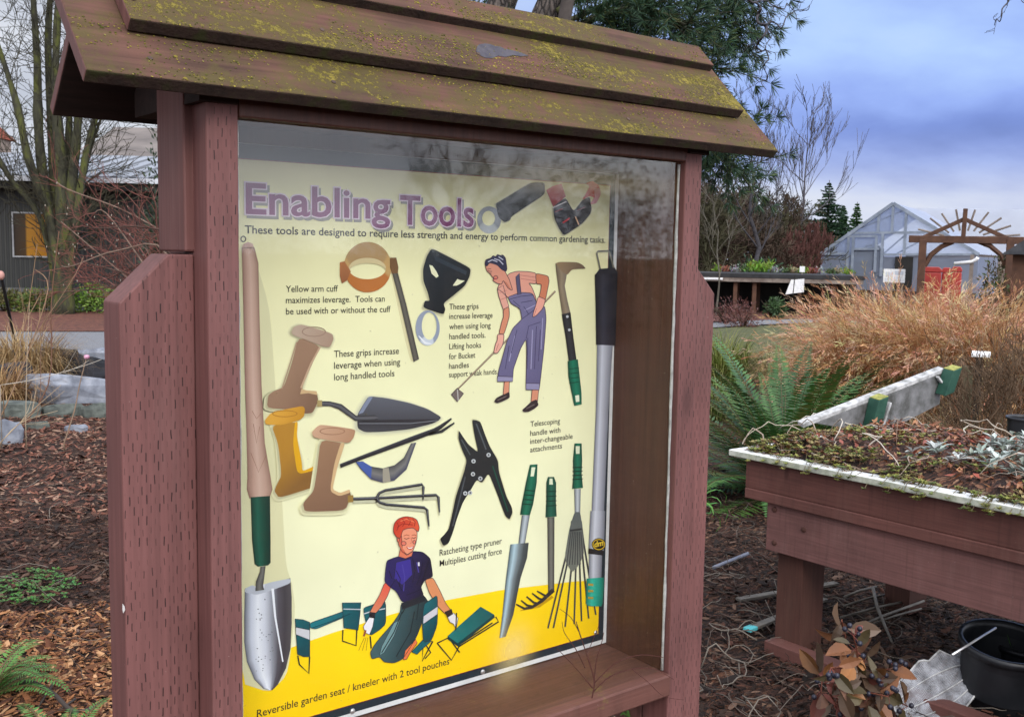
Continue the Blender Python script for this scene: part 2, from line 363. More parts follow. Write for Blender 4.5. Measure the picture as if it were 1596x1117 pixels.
b3=slope_board('roof_board',-.1205,.866,b3L.y,b3L.z,.052,TH)
YB=2*.1085-YL
slope_board('roof_board',-.1345,.905,YB,ZL-.004,.205,TH,back=True)
slope_board('roof_board',-.118,.872,YB-.055,ZL+.071,.135,TH,back=True)
kb('ridge_beam',MB().box(-.09,W_+.09,.088,.128,1.752,1.79),M_under,0)
for xx in (-.0474,W_+.0026):
    kb('gable_board',MB().prism([(xx,-.005,1.66),(xx,.205,1.66),(xx,.205,1.69),(xx,.105,1.775),(xx,-.005,1.685)],(.0448,0,0)),M_under,0)
# dark scar where the paint has peeled from the middle board, and moss pads
def on_board(x,y,t=.0008):
    # ray against the plane of the middle board
    n=Vector((0,-S2,S2)); p0=Vector((0,-.0035,1.7375))+n*t; D=FW*FPX+RT*(x-798)-UP*(y-558.5)
    return CAM_POS+D*((p0-CAM_POS).dot(n)/D.dot(n))
scar=[(744,72),(748,69),(756,68),(764,69),(772,72),(780,73),(786,76),(800,79),(812,82),(824,87),(812,88),(800,86),(788,89),(776,87),(768,91),(756,90),(748,86),(742,80)]
mb=MB(); pts=[on_board(*a) for a in scar]; mb.prism([tuple(p) for p in pts][::-1],(0,S2*.0007,-S2*.0007))
M_scar=noisy('bare_grey_wood',(.045,.042,.055),(.075,.068,.08),scale=60,rough=.9); kb('peeled_patch',mb,M_scar,0)

M_pad=attrmat('moss_pad',rough=.95,spec=.1)
def pads(n,origin,x0,x1,ln,th,seed):
    r=random.Random(seed); m2=MB(); nrm=Vector((0,-S2,S2)); up_=Vector((0,S2,S2))
    for i in range(n):
        x=r.uniform(x0,x1); u=r.random(); k=mnoise.noise(Vector((x*5,u*1.5,seed)))+.5*mnoise.noise(Vector((x*17,u*5,seed+3)))
        if k<-.12+.3*r.random(): continue
        p=Vector((x,origin[0],origin[1]))+up_*(u*ln)+nrm*.0004; s_=r.uniform(.0005,.0015)*(1.7 if r.random()<.06 else 1)
        c=r.choice([(.21,.175,.03),(.28,.225,.045),(.12,.115,.024),(.085,.088,.02),(.19,.165,.05)]); kk=r.uniform(.6,1.1)
        a=Vector((1,0,0)); ph=r.random(); pts=[p+(a*math.cos(t_)*s_*r.uniform(.7,1.4)+up_*math.sin(t_)*s_*r.uniform(.6,1.1)) for t_ in [ph+j*1.2566 for j in range(5)]]
        m2.add(pts+[p+nrm*s_*.55],[(0,1,5),(1,2,5),(2,3,5),(3,4,5),(4,0,5)],tuple(v*kk for v in c))
    return m2
mp=pads(3000,(YL,ZL),-.176,.915,.09,TH,1); m2=pads(4200,(-.0035,1.7375),-.119,.871,.085,TH,2); mp.add(m2.v,m2.f); mp.c[-len(m2.f):]=m2.c
m2=pads(1800,(b3L.y,b3L.z),-.119,.864,.05,TH,3); o_=len(m2.f); mp.add(m2.v,m2.f); mp.c[-o_:]=m2.c
tag(mp.build('lichen',M_pad,kiosk),kind='stuff')
ch=[(191,940),(194,944),(195,950),(192,955),(191,950)]
M_chipw=noisy('bare_chip',(.5,.48,.46),(.7,.68,.66),rough=.8)
q_=[P(x,y,1,REC-.0006) for x,y in ch]; MB().prism([tuple(p) for p in q_],(0,.0004,0)).build('paint_chip',M_chipw,kiosk)

M_nail=noisy('rusty_nail',(.05,.028,.02),(.09,.05,.035),rough=.7)
for x in (-.10,.12,.36,.60,.84):
    for (oy,oz,u) in ((-.0035,1.7375,.035),(YL,ZL,.03)):
        p=Vector((x+rnd.uniform(-.01,.01),oy,oz))+Vector((0,S2,S2))*(u+rnd.uniform(0,.01)); MB().lathe(p,[(.0032,0),(.0030,.0009),(.0001,.0011)],8,axis=(0,-S2,S2)).build('nail',M_nail,kiosk)
# ------------------------------------------------------------------ poster (a flat printed panel, drawn on its own plane)
def attr_print(name,rough=.32):
    m_,t,b=newmat(name); a=nd(t,'ShaderNodeAttribute',attribute_name='ink')
    tc=nd(t,'ShaderNodeTexCoord'); n_=nd(t,'ShaderNodeTexNoise',{'Vector':tc.outputs['Object'],'Scale':9.,'Detail':4.})
    c=mixc(t,1.,a.outputs[0],ramp(t,n_.outputs[0],[(.3,.94),(.7,1.03)]),'MULTIPLY')
    setb(t,b,Base_Color=c,Roughness=rough,Specular_IOR_Level=.3); return m_
M_ink=attr_print('printed_ink')
def pp(x,y,l=0): 
    q=P(x,y,1,PY); return (q.x,PY-.00025*l,q.z)
class Pic:
    """flat printed shapes; every vertex has its own ink colour so prints can be tonal"""
    def __init__(s,T=(0,0,1),l=2,ol=None): s.v=[];s.f=[];s.c=[];s.T=T;s.l=l;s.ol=ol
    def tx(s,p): x0,y0,k=s.T; return (x0+p[0]/k,y0+p[1]/k)
    def poly(s,pts,col,l=None,grad=None,ol=True):
        """grad=(p,q,colour): ink runs from col at p to colour at q"""
        l=s.l if l is None else l
        if len(pts)>6:
            q=[]
            for i in range(len(pts)):
                a,b,c=pts[i-1],pts[i],pts[(i+1)%len(pts)]; q+=[(b[0]+(a[0]-b[0])*.22,b[1]+(a[1]-b[1])*.22),(b[0]+(a[0]-b[0])*.06+(c[0]-b[0])*.06,b[1]+(a[1]-b[1])*.06+(c[1]-b[1])*.06),(b[0]+(c[0]-b[0])*.22,b[1]+(c[1]-b[1])*.22)]
            pts=q
        if s.ol and ol: s.line(list(pts)+[pts[0]],s.ol[0],s.ol[1],l+.25)
        o=len(s.v); c=lin(*col); P2=[s.tx(p) for p in pts]
        if grad: a=s.tx(grad[0]); b=s.tx(grad[1]); c2=lin(*grad[2]); L=(b[0]-a[0])**2+(b[1]-a[1])**2
        for x,y in P2:
            s.v.append(pp(x,y,l)); cc=c
            if grad:
                t=max(0,min(1,((x-a[0])*(b[0]-a[0])+(y-a[1])*(b[1]-a[1]))/L)); cc=tuple(c[i]+(c2[i]-c[i])*t for i in range(3))
            s.c.append(cc)
        s.f.append(tuple(range(o,o+len(pts)))); return s
    def strip(s,A,B,cols,l=None):
        """bands between the poly-lines A (one side) and B (other side): cols run across"""
        l=s.l if l is None else l; k=len(cols)-1
        for i in range(len(A)-1):
            for j in range(k):
                o=len(s.v)
                for (u,t) in ((i,j),(i,j+1),(i+1,j+1),(i+1,j)):
                    a,b=A[u],B[u]; q=(a[0]+(b[0]-a[0])*t/k,a[1]+(b[1]-a[1])*t/k); s.v.append(pp(*s.tx(q),l)); s.c.append(lin(*cols[t]))
                s.f.append((o,o+1,o+2,o+3))
        return s
    def line(s,pts,w,col,l=None):
        W=w if isinstance(w,(list,tuple)) else [w]*len(pts); A=[];B=[]
        for i,p in enumerate(pts):
            a=pts[max(i-1,0)]; b=pts[min(i+1,len(pts)-1)]; d=math.hypot(b[0]-a[0],b[1]-a[1]) or 1
            nx,ny=-(b[1]-a[1])/d,(b[0]-a[0])/d
            A.append((p[0]+nx*W[i]/2,p[1]+ny*W[i]/2)); B.append((p[0]-nx*W[i]/2,p[1]-ny*W[i]/2))
        return s.strip(A,B,[col,col],l)
    def ell(s,c,rx,ry,col,l=None,a0=0,a1=360,n=28,grad=None):
        return s.poly([(c[0]+rx*math.cos(R(a0+(a1-a0)*i/n)),c[1]+ry*math.sin(R(a0+(a1-a0)*i/n))) for i in range(n)],col,l,grad)
    def ring(s,c,ro,ci,ri,cols,l=None,n=40,a0=0,a1=360):
        """annulus; cols(angle) -> colour"""
        l=s.l if l is None else l
        for i in range(n):
            t0,t1=R(a0+(a1-a0)*i/n),R(a0+(a1-a0)*(i+1)/n); o=len(s.v)
            for (t,r_,cc) in ((t0,ro,c),(t1,ro,c),(t1,ri,ci),(t0,ri,ci)):
                s.v.append(pp(*s.tx((cc[0]+r_[0]*math.cos(t),cc[1]+r_[1]*math.sin(t))),l)); s.c.append(lin(*cols(math.degrees(t))))
            s.f.append((o,o+1,o+2,o+3))
        return s
    def build(s,name,parent):
        # every shape is a flat n-gon turned to face the front
        me=bpy.data.meshes.new(name); fs=[]
        for f in s.f:
            ar=sum(s.v[f[i]][0]*s.v[f[(i+1)%len(f)]][2]-s.v[f[(i+1)%len(f)]][0]*s.v[f[i]][2] for i in range(len(f)))
            fs.append(f if ar>0 else f[::-1])
        me.from_pydata(s.v,[],fs); me.materials.append(M_ink)
        at=me.attributes.new('ink','FLOAT_COLOR','POINT'); at.data.foreach_set('color',np.array([(*c,1) for c in s.c],dtype=np.float32).ravel())
        me.update(); o=bpy.data.objects.new(name,me); COL.objects.link(o); o.parent=parent; return o
poster=thing('poster','printed cream and yellow poster titled Enabling Tools behind the glass of the display case','poster')
PXL,PXR,PZB,PZT,BM=.018,W_-.0012,.8221,1.6339,.0205
mb=MB(); mb.box(PXL,PXR,PY,PY+.0035,PZB,PZT); mb.build('backing_panel',M_white,poster)
def rect(pic,x0,x1,z0,z1,col,l):
    o=len(pic.v); c=lin(*col)
    for x,z in ((x0,z0),(x1,z0),(x1,z1),(x0,z1)): pic.v.append((x,PY-.00025*l,z)); pic.c.append(c)
    pic.f.append((o,o+1,o+2,o+3))
NAVY=(28,44,54); CREAM=(243,239,194)
bo=Pic(); rect(bo,PXL+.0005,PXR-.0075,PZB+.0075,PZT-.0005,NAVY,1); 
rect(bo,PXL+.020,PXR-BM+.0012,PZB+BM-.0012,PZT-BM+.0012,(130,40,50),2); bo.build('printed_border',poster)
sh=Pic(l=3)
X0,X1,Z0,Z1=PXL+.0215,PXR-BM,PZB+BM,PZT-BM
# cream field in a fine grid : warmer above, cooler and paler towards the floor line
nx_,nz_=6,14
for i in range(nx_):
    for j in range(nz_):
        o=len(sh.v)
        for (a,b) in ((i,j),(i+1,j),(i+1,j+1),(i,j+1)):
            t=b/nz_; top=(242,236,182); bot=(243,242,206); c=lin(*[bot[q]+(top[q]-bot[q])*t for q in range(3)])
            sh.v.append((X0+(X1-X0)*a/nx_,PY-.00075,Z0+(Z1-Z0)*b/nz_)); sh.c.append(c)
        sh.f.append((o,o+1,o+2,o+3))
# yellow floor with its gently bowed edge
cur=[(X0,.930),(.10,.945),(.137,.950),(.20,.957),(.30,.964),(.398,.966),(.50,.962),(.597,.953),(.66,.947),(X1,.939)]
o=len(sh.v); pts=[(X1,Z0),(X0,Z0)]+cur
for i,(x,z) in enumerate(pts):
    sh.v.append((x,PY-.00088,z)); sh.c.append(lin(*((255,206,4) if z<.93 else (255,216,18))))
sh.f.append(tuple(range(o,o+len(pts)))[::-1]); sh.build('printed_sheet',poster)
# --- lettering
def letters(name,lines,cols,bold=0.,parent=poster,layer=5,grow=()):
    """lines: (text, left px, right px on the base line, cap-height px at the left).  Real outlines, joined into one mesh"""
    V=[];F=[];C=[]
    for text,(xl,yl),(xr,yr),ch in lines:
        a=P(xl,yl,1,PY); b=P(xr,yl,1,PY); top=P(xl,yl-ch,1,PY); H=top.z-a.z; Wd=b.x-a.x
        passes=[(bold,cols,layer,0,0)]+[(bold+g,c,l,ddx,ddz) for g,c,l,ddx,ddz in grow]
        ref=None
        for off,col,l,ddx,ddz in passes:
            cu=bpy.data.curves.new('t','FONT'); cu.body=text; cu.size=1; cu.offset=off; cu.resolution_u=3; cu.fill_mode='BOTH'
            ob=bpy.data.objects.new('t',cu); COL.objects.link(ob)
            dg=bpy.context.evaluated_depsgraph_get(); me=bpy.data.meshes.new_from_object(ob.evaluated_get(dg))
            xs=[v.co.x for v in me.vertices]
            if ref is None: ref=(min(xs),max(xs))
            o=len(V); c=lin(*col)
            for v in me.vertices:
                V.append((a.x+(v.co.x-ref[0])/(ref[1]-ref[0])*Wd+ddx,PY-.00025*l,a.z+v.co.y/.729*H+ddz)); C.append(c)
            for p in me.polygons:
                F.append(tuple(o+i for i in p.vertices))
            bpy.data.meshes.remove(me); bpy.data.objects.remove(ob); bpy.data.curves.remove(cu)
    me=bpy.data.meshes.new(name); me.from_pydata(V,[],F)
    # face the front
    fl=[p.index for p in me.polygons if p.normal.y>0]
    if fl:
        F2=[tuple(reversed(f)) if i in set(fl) else f for i,f in enumerate(F)] if len(fl)<len(F) else [tuple(reversed(f)) for f in F]
        me.clear_geometry(); me.from_pydata(V,[],F2)
    me.materials.append(M_ink); at=me.attributes.new('ink','FLOAT_COLOR','POINT'); at.data.foreach_set('color',np.array([(*c,1) for c in C],dtype=np.float32).ravel())
    o=bpy.data.objects.new(name,me); COL.objects.link(o); o.parent=parent; return o
DK=(44,46,50)
letters('title_lettering',[('Enabling',(382,332.5),(607,357),50),('Tools',(622,349),(737,352),47)],(132,62,112),.016,layer=9,
        grow=((.030,(232,214,226),8,0,0),(.030,(150,146,140),7,.0035,-.0035)))
letters('subtitle_lettering',[('These tools are designed to require less strength and energy to perform common gardening tasks.',(381,363.5),(943,381),13)],DK,.011)
cap=[('Yellow arm cuff',445,455,526,10.6),('maximizes leverage.  Tools can',445,472.5,599,10.6),('be used with or without the cuff',445,490,608,10.6),
 ('These grips increase',520,556.5,621,11),('leverage when using',520,574.5,623,11),('long handled tools',520,592.5,614,11),
 ('These grips',699.5,482,745,9.2),('increase leverage',699.5,497,767,9.2),('when using long',699.5,513,764,9.2),('handled tools.',699.5,528.5,756,9.2),('Lifting hooks',699.5,544,749,9.2),
 ('for Bucket',699,559.5,740,9.2),('handles',699,574.5,730,9.2),('support weak hands.',699,588,775,9.2),
 ('Telescoping',826,664.5,872,8.8),('handle with',825.5,679,872.5,8.8),('inter-changeable',825.5,691.5,891.5,8.8),('attachments',825.5,704.5,875,8.8),
 ('Ratcheting type pruner',684.5,865.5,781,10.2),('Multiplies cutting force',684.5,882,781,10.2),
 ('Reversible garden seat / kneeler with 2 tool pouches',400,1117,698.5,12.6)]
for i0,i1 in ((0,3),(3,6),(6,14),(14,18),(18,20),(20,21)):
    letters('caption_lettering',[(t,(x,y),(xr,y),ch) for t,x,y,xr,ch in cap[i0:i1]],(34,34,36),.0042)
# --- printed pictures of the tools.  T=(x0,y0,k) maps the tracing's units to the sheet
TA=(360,180,3.724); TB=(720,220,3.99); TC=(370,460,3.286); TD=(640,380,3.286); TE=(370,760,3.129); TF=(660,640,2.343)
def soft(pic,pts,spread,col=(176,168,134),l=4):
    # the printed drop shadow of a cut-out photograph: nested paler and paler copies
    cx=sum(p[0] for p in pts)/len(pts); cy=sum(p[1] for p in pts)/len(pts); base=(242,238,192)
    for k,a in ((1.,.12),(.72,.28),(.48,.48),(.25,.70)):
        out=[]
        for x,y in pts:
            d=math.hypot(x-cx,y-cy) or 1; out.append((x+(x-cx)/d*spread*k-spread*.22,y+(y-cy)/d*spread*k+spread*.25))
        pic.poly(out,tuple(int(base[i]+(col[i]-base[i])*a) for i in range(3)),l,ol=False); l+=.35
a=Pic(TA,6)   # arm cuff
a.poly([(905,812),(935,822),(968,900),(1010,1060),(1062,1268),(1072,1415),(1040,1430),(985,1200),(935,960)],(222,212,166),4)
def cuffc(t):
    return (186,112,52) if 25<t%360<155 else ((176,142,96) if t%360<330 and t%360>200 else (196,158,100))
a.ring((790,880),(138,146),(788,888),(108,62),cuffc,7)
a.ring((788,888),(108,62),(788,900),(102,42),lambda t:(214,196,150) if t%360>180 else (168,96,44),7.4,a0=180,a1=360)
a.poly([(628,852),(655,846),(692,905),(668,958),(640,975),(628,930)],(176,112,66),8,((640,850),(640,975),(150,92,58)))
a.poly([(918,826),(955,824),(968,880),(964,915),(930,918),(918,880)],(120,84,52),8)
T=[(930,918),(964,915),(1000,1060),(1085,1412),(1058,1428),(978,1100)]
a.strip([(932,915),(978,1090),(1056,1430)],[(964,912),(1012,1090),(1088,1412)],[(70,66,60),(104,98,90),(58,56,54)],7.6); a.build('arm_cuff_picture',poster)
a=Pic(TD,6)   # black D grip with a steel loop
D=[(105,22),(200,70),(305,125),(300,165),(275,215),(215,265),(165,305),(176,335),(165,362),(60,327),(70,290),(95,292),(85,250),(62,190),(60,130),(80,62)]
soft(a,D,14); a.poly(D,(34,42,52),6,((80,60),(250,250),(22,26,32)))
a.poly([(92,108),(108,112),(128,140),(140,165),(128,174),(104,152)],(240,238,200),7); a.poly([(212,214),(236,180),(252,186),(274,188),(252,204),(232,214)],(240,238,200),7)
a.poly([(120,60),(285,140),(280,160),(120,85)],(46,56,68),7)
a.ring((84,430),(62,90),(92,420),(38,70),lambda t:(206,212,222) if 60<t%360<130 else (150,158,176),6.5); a.line([(38,470),(70,506),(104,512)],[4,12,5],(236,238,242),7)
a.build('loop_grip_picture',poster)
a=Pic(TB,6)   # black sleeve with a ring
S=[(205,388),(230,376),(410,266),(450,256),(510,258),(512,330),(400,404),(302,470),(296,492),(260,506),(222,472)]
soft(a,S,10); a.poly(S,(38,42,50),7,((300,300),(400,420),(24,26,32)))
a.ring((165,490),(74,84),(162,480),(40,46),lambda t:(188,192,194) if 40<t%360<150 else (146,150,156),6); a.build('ring_sleeve_picture',poster)
a=Pic(TB,6)   # red and black wrist strap
S=[(562,408),(640,348),(690,440),(745,366),(790,344),(802,420),(795,452),(745,512),(630,590),(600,545),(570,480)]
soft(a,S,10); a.poly(S,(42,42,56),7,((600,400),(700,560),(28,28,38))); a.poly([(520,306),(560,280),(615,264),(642,346),(562,408)],(196,30,48),7,((560,280),(600,390),(160,26,40)))
a.poly([(742,366),(768,322),(786,284),(768,262),(806,248),(848,276),(860,328),(832,386),(792,394),(818,350),(790,342)],(206,44,62),7.5)
a.poly([(818,300),(850,290),(858,330),(832,384),(796,390),(820,350)],(226,150,158),8)
a.line([(562,414),(644,376)],5,(222,214,216),8.5); a.line([(575,440),(622,420)],4,(170,60,70),8.5); a.line([(622,508),(664,480)],10,(190,46,60),8.5); a.line([(700,470),(722,520)],7,(236,190,150),8.5); a.line([(712,430),(760,410)],6,(120,60,80),8.5)
a.build('wrist_strap_picture',poster)
a=Pic((0,0,1),6)   # long hand trowel at the left edge
a.poly([(371,390),(378,378),(392,384),(420,480),(430,620),(438,760),(445,880),(455,910),(460,950),(448,1050),(420,1078),(371,1062)],(224,219,174),4)
L=[(376,386),(377,420),(379,500),(381,600),(384,690),(385,742),(384,762),(388,776)]; Rr=[(396,386),(402,410),(404,500),(407,600),(412,690),(421,742),(424,762),(419,776)]
a.strip(L,Rr,[(150,112,98),(196,158,140),(214,180,162),(196,160,142),(150,116,100)],6)
a.poly([(376,387),(379,380),(386,377),(393,380),(396,387)],(196,160,146),6); a.ring((378.5,372.5),(4.6,5),(378.5,372.5),(3,3.4),lambda t:(56,56,58),6,n=14)
for q in ((392,640,406,652),(394,660,404,690),(390,705,414,735)): a.line([(q[0],q[1]),((q[0]+q[2])/2,q[3]),(q[2],q[1]+4)],.8,(150,104,84),7)
a.strip([(390,774),(392,840),(396,878),(401,882)],[(420,772),(421,840),(421,876),(417,880)],[(8,52,42),(22,92,74),(12,66,54),(6,44,38)],6.5)
a.strip([(405,882),(404,890),(398,905),(397,920)],[(413,881),(411,898),(409,912),(411,918)],[(70,68,66),(120,118,114),(64,62,62)],8)
Bl=[(381,916),(380,960),(380,1000),(384,1030),(396,1058),(410,1072),(418,1074)]; Br=[(452,900),(454,930),(454,970),(452,1010),(445,1040),(432,1066),(424,1074)]
a.strip(Bl,Br,[(96,98,108),(206,210,222),(238,240,246),(214,216,226),(150,152,162),(86,82,90),(66,62,68),(82,78,82)],6); a.poly([(381,916),(394,910),(400,920),(411,918),(413,908),(452,900),(452,908),(414,922),(398,926),(381,922)],(190,194,204),6.6)
a.line([(424,916),(428,960),(440,1030)],[4,3,2],(238,240,246),7)
for i in range(34): 
    x=398+rnd.random()*26; y=930+rnd.random()*120; a.ell((x,y),.7+rnd.random()*.7,.6+rnd.random()*.5,(120,122,132),7.5,n=6)
a.build('hand_trowel_picture',poster)
# three T-handled tools
a=Pic(TC,6)
cap1=[(285,162),(322,148),(400,170),(482,196),(490,222),(470,266),(430,262),(360,232),(285,206),(272,190)]
stem1=[(310,212),(425,262),(380,350),(325,478),(350,488),(402,490),(412,540),(382,602),(340,605),(290,586),(148,576),(155,512),(182,490),(235,470),(275,350)]
soft(a,stem1,22); soft(a,cap1,16); a.poly(stem1,(156,122,98),7,((220,480),(350,580),(128,96,76))); a.poly(cap1,(192,168,148),8,((300,160),(470,260),(166,138,118))); a.ring((388,186),(62,26),(388,186),(57,22),lambda t:(150,122,104),8.5,n=20)
a.poly([(325,478),(350,486),(402,490),(408,510),(360,500),(318,505)],(206,172,128),8); a.line([(300,240),(250,400),(225,478)],5,(176,144,120),8); a.line([(420,265),(372,352),(322,474)],9,(196,164,134),8)
bl=[(610,612),(640,560),(670,515),(760,525),(880,550),(970,580),(1046,625),(1000,655),(880,685),(740,698),(650,700),(612,680)]
soft(a,bl,22,(196,194,170)); a.poly(bl,(92,94,104),7,((760,530),(760,690),(44,44,50))); a.poly([(612,640),(1040,632),(1000,655),(880,685),(740,698),(650,700),(612,680)],(40,40,46),7.5,((800,640),(800,700),(70,70,76)))
a.line([(620,655),(880,655),(1020,640)],4,(120,122,130),8); a.poly([(670,518),(690,520),(640,600),(616,608),(642,560)],(128,136,158),8)
a.strip([(412,540),(470,542),(530,556),(605,615),(700,612),(718,622)],[(414,566),(470,566),(515,582),(600,642),(700,640),(716,632)],[(36,36,40),(96,96,102),(26,26,30)],8.5); a.poly([(405,536),(430,536),(430,568),(405,570)],(170,150,100),9)
a.build('trowel_picture',poster)
a=Pic(TC,9.5)
cap2=[(165,602),(250,580),(330,565),(342,580),(336,620),(310,640),(215,664),(142,660),(135,640)]
stem2=[(170,664),(305,645),(300,720),(325,850),(328,900),(400,868),(412,960),(400,976),(210,1036),(185,1000),(196,970),(222,920),(205,760)]
soft(a,stem2,20,l=8.6); a.poly(stem2,(182,130,46),10,((220,850),(320,960),(134,94,48))); a.poly([(290,648),(305,645),(300,720),(325,850),(328,900),(400,868),(404,890),(322,912),(300,900),(280,760)],(226,168,28),10.5)
a.poly(cap2,(222,164,62),11,((200,590),(300,650),(196,138,40))); a.ring((238,604),(66,18),(238,604),(60,14),lambda t:(176,118,40),11.5,n=20)
a.strip([(520,862),(640,815),(900,716),(1000,680),(1030,664),(1090,626)],[(524,882),(645,835),(905,742),(1005,704),(1040,682),(1094,634)],[(70,72,78),(40,40,46),(30,30,34)],10)
a.strip([(975,700),(1035,690),(1105,648)],[(978,716),(1045,702),(1108,656)],[(60,62,66),(34,34,38)],10)
a.strip([(600,850),(625,885),(680,940),(740,957),(800,946),(862,890),(912,752)],[(640,848),(655,866),(690,876),(740,884),(800,868),(848,830),(885,756)],[(58,62,88),(120,118,116),(70,70,74)],9.6)
a.poly([(604,852),(640,850),(684,876),(680,938),(628,884)],(70,92,160),10); a.poly([(740,884),(770,880),(780,950),(740,956)],(160,152,136),10)
a.build('weeder_picture',poster)
a=Pic(TC,12)
cap3=[(400,672),(420,660),(520,672),(600,686),(590,726),(566,755),(480,744),(385,726),(375,700)]
stem3=[(420,736),(545,756),(525,820),(508,872),(480,990),(522,1010),(570,990),(576,1030),(546,1100),(340,1106),(330,1062),(385,1000),(402,900)]
soft(a,stem3,20,l=11); a.poly(stem3,(158,120,92),12.5,((360,800),(520,1080),(124,92,72))); a.poly([(545,756),(525,820),(508,872),(480,990),(520,1010),(570,990),(572,1008),(515,1026),(468,1000),(490,860),(524,752)],(212,176,130),13)
a.poly(cap3,(206,164,134),13.5,((420,660),(570,750),(178,134,104))); a.ring((480,694),(66,19),(480,694),(60,15),lambda t:(158,116,90),14,n=20); a.poly([(560,1022),(588,1020),(588,1056),(560,1058)],(150,118,60),13)
def tines(w,col,dyy,l):
    a.line([(586,1040+dyy),(712,1036+dyy)],w+2,col,l)
    a.line([(706,1036+dyy),(722,1010+dyy),(752,996+dyy),(940,966+dyy),(947,980+dyy),(946,1036+dyy)],[w,w,w,w,w,w*.5],col,l)
    a.line([(706,1036+dyy),(1012,1020+dyy),(1024,1032+dyy),(1030,1108+dyy)],[w,w,w,w*.5],col,l)
    a.line([(706,1036+dyy),(724,1058+dyy),(756,1068+dyy),(950,1084+dyy),(966,1096+dyy),(976,1180+dyy)],[w,w,w,w,w,w*.5],col,l)
tines(14,(196,194,164),16,9); tines(14,(38,38,44),0,12); tines(4,(110,112,118),-3,13)
a.build('cultivator_picture',poster)
# woman with a hoe
a=Pic(TD,6,ol=(3.2,(62,46,60))); INK=(58,50,66)
a.line([(738,242),(600,385),(420,560),(236,745)],[9,9,9,8],(120,100,84),6); a.line([(735,243),(600,382),(240,738)],3,(190,168,140),6.5)
a.poly([(205,770),(235,738),(268,765),(235,808)],(116,102,98),7); a.line([(236,745),(240,800)],5,(190,184,180),7.5)
shirt=[(462,184),(482,176),(500,152),(540,140),(600,142),(640,150),(640,206),(600,200),(618,222),(640,280),(630,320),(560,340),(520,300),(480,260),(458,240),(440,232),(446,215)]
a.poly(shirt,(226,158,138),7); a.poly([(440,232),(470,212),(485,270),(500,320),(470,336),(448,270)],(228,164,146),7.2)
for q in ([(556,160),(640,172)],[(560,178),(640,190)],[(452,250),(488,238)],[(458,285),(494,272)]): a.line(q,3,(186,110,104),7.6)
a.poly([(376,100),(398,95),(438,100),(478,138),(492,165),(500,178),(520,240),(495,228),(470,186),(462,208),(438,202),(416,188),(421,178),(402,152),(386,140)],(222,150,126),7.4)
a.poly([(376,104),(380,82),(408,72),(418,60),(432,66),(440,54),(456,60),(468,56),(482,72),(490,128),(484,142),(462,132),(440,108),(400,96),(386,116)],(44,46,76),8)
for q in ([(392,92),(414,82),(440,92)],[(424,76),(450,84),(470,106)],[(446,66),(470,82)]): a.line(q,5,(196,196,214),8.5)
a.line([(390,134),(400,141),(413,141)],3,INK,8.5); a.ell((432,172),11,9,(214,124,104),7.6,n=12); a.poly([(470,186),(495,228),(512,236),(490,200)],(196,118,96),7.5,ol=False); a.line([(388,126),(408,128)],2.6,INK,8.5); a.line([(400,150),(410,152)],3,INK,8.5); a.line([(420,182),(440,178)],4,(170,60,70),8.5); a.line([(416,168),(408,160)],2.5,(160,96,80),8.5)
a.poly([(636,150),(700,164),(706,190),(694,250),(686,290),(650,284),(662,240),(666,206),(640,206)],(206,124,92),7.6)
a.poly([(470,336),(500,320),(502,370),(488,420),(474,462),(448,460),(462,400),(472,372)],(214,138,108),7.6)
bib=[(494,272),(520,262),(560,248),(620,252),(640,300),(684,322),(690,380),(684,470),(676,560),(660,700),(654,746),(586,745),(588,660),(590,560),(588,484),(560,532),(536,600),(522,640),(518,702),(440,702),(446,650),(466,580),(488,500),(520,430),(556,395),(566,384),(556,330),(510,306)]
a.poly(bib,(116,110,146),8,((520,300),(640,700),(98,92,128)))
a.poly([(534,170),(552,150),(556,200),(562,256),(544,262)],(84,80,112),8.4)
for q in ([(500,284),(560,268),(624,262)],[(566,384),(640,330)],[(640,330),(684,322)],[(588,484),(600,420),(660,400)],[(596,480),(592,640)],[(500,520),(480,640)],[(640,420),(630,640)],[(660,440),(650,600)],[(540,440),(510,560)],[(560,300),(620,290)],[(575,320),(600,360)],[(520,290),(556,322)]): a.line(q,3.4,(62,58,92),8.8)
for q in ([(620,440),(612,640)],[(530,470),(500,600)],[(672,380),(664,540)],[(580,340),(640,310)]): a.line(q,5,(156,150,184),8.7)
a.poly([(440,676),(520,680),(518,703),(440,704)],(146,140,172),9); a.poly([(586,712),(656,714),(654,746),(586,746)],(146,140,172),9)
a.poly([(648,268),(686,284),(678,316),(668,336),(640,366),(620,376),(624,350),(634,322)],(234,164,146),9); a.poly([(440,462),(474,462),(472,494),(465,522),(440,560),(420,558),(430,512),(440,490)],(232,168,150),9)
a.line([(640,330),(628,366)],2.5,(170,100,90),9.5); a.line([(446,510),(432,548)],2.5,(170,100,90),9.5)
a.poly([(476,704),(502,704),(500,762),(470,770)],(218,144,114),8); a.poly([(618,746),(652,746),(646,806),(612,812)],(218,144,114),8)
a.poly([(424,806),(436,788),(464,774),(480,768),(500,757),(502,786),(470,802),(440,813)],(50,40,42),9); a.poly([(568,850),(590,830),(616,806),(640,796),(650,824),(628,842),(600,857),(576,858)],(50,40,42),9)
a.line([(440,800),(486,778)],4,(120,104,104),9.5); a.line([(588,842),(630,820)],4,(120,104,104),9.5)
a.build('hoeing_woman_picture',poster)
a=Pic(TD,6)   # sickle
a.strip([(738,100),(742,140),(752,220),(764,300),(774,366)],[(764,92),(796,160),(786,215),(800,290),(815,352)],[(104,88,72),(150,132,108),(120,108,96)],7)
a.poly([(738,100),(760,92),(850,94),(878,108),(894,127),(860,128),(822,131),(798,160),(770,140)],(150,124,94),7.4,((760,95),(880,125),(110,92,78)))
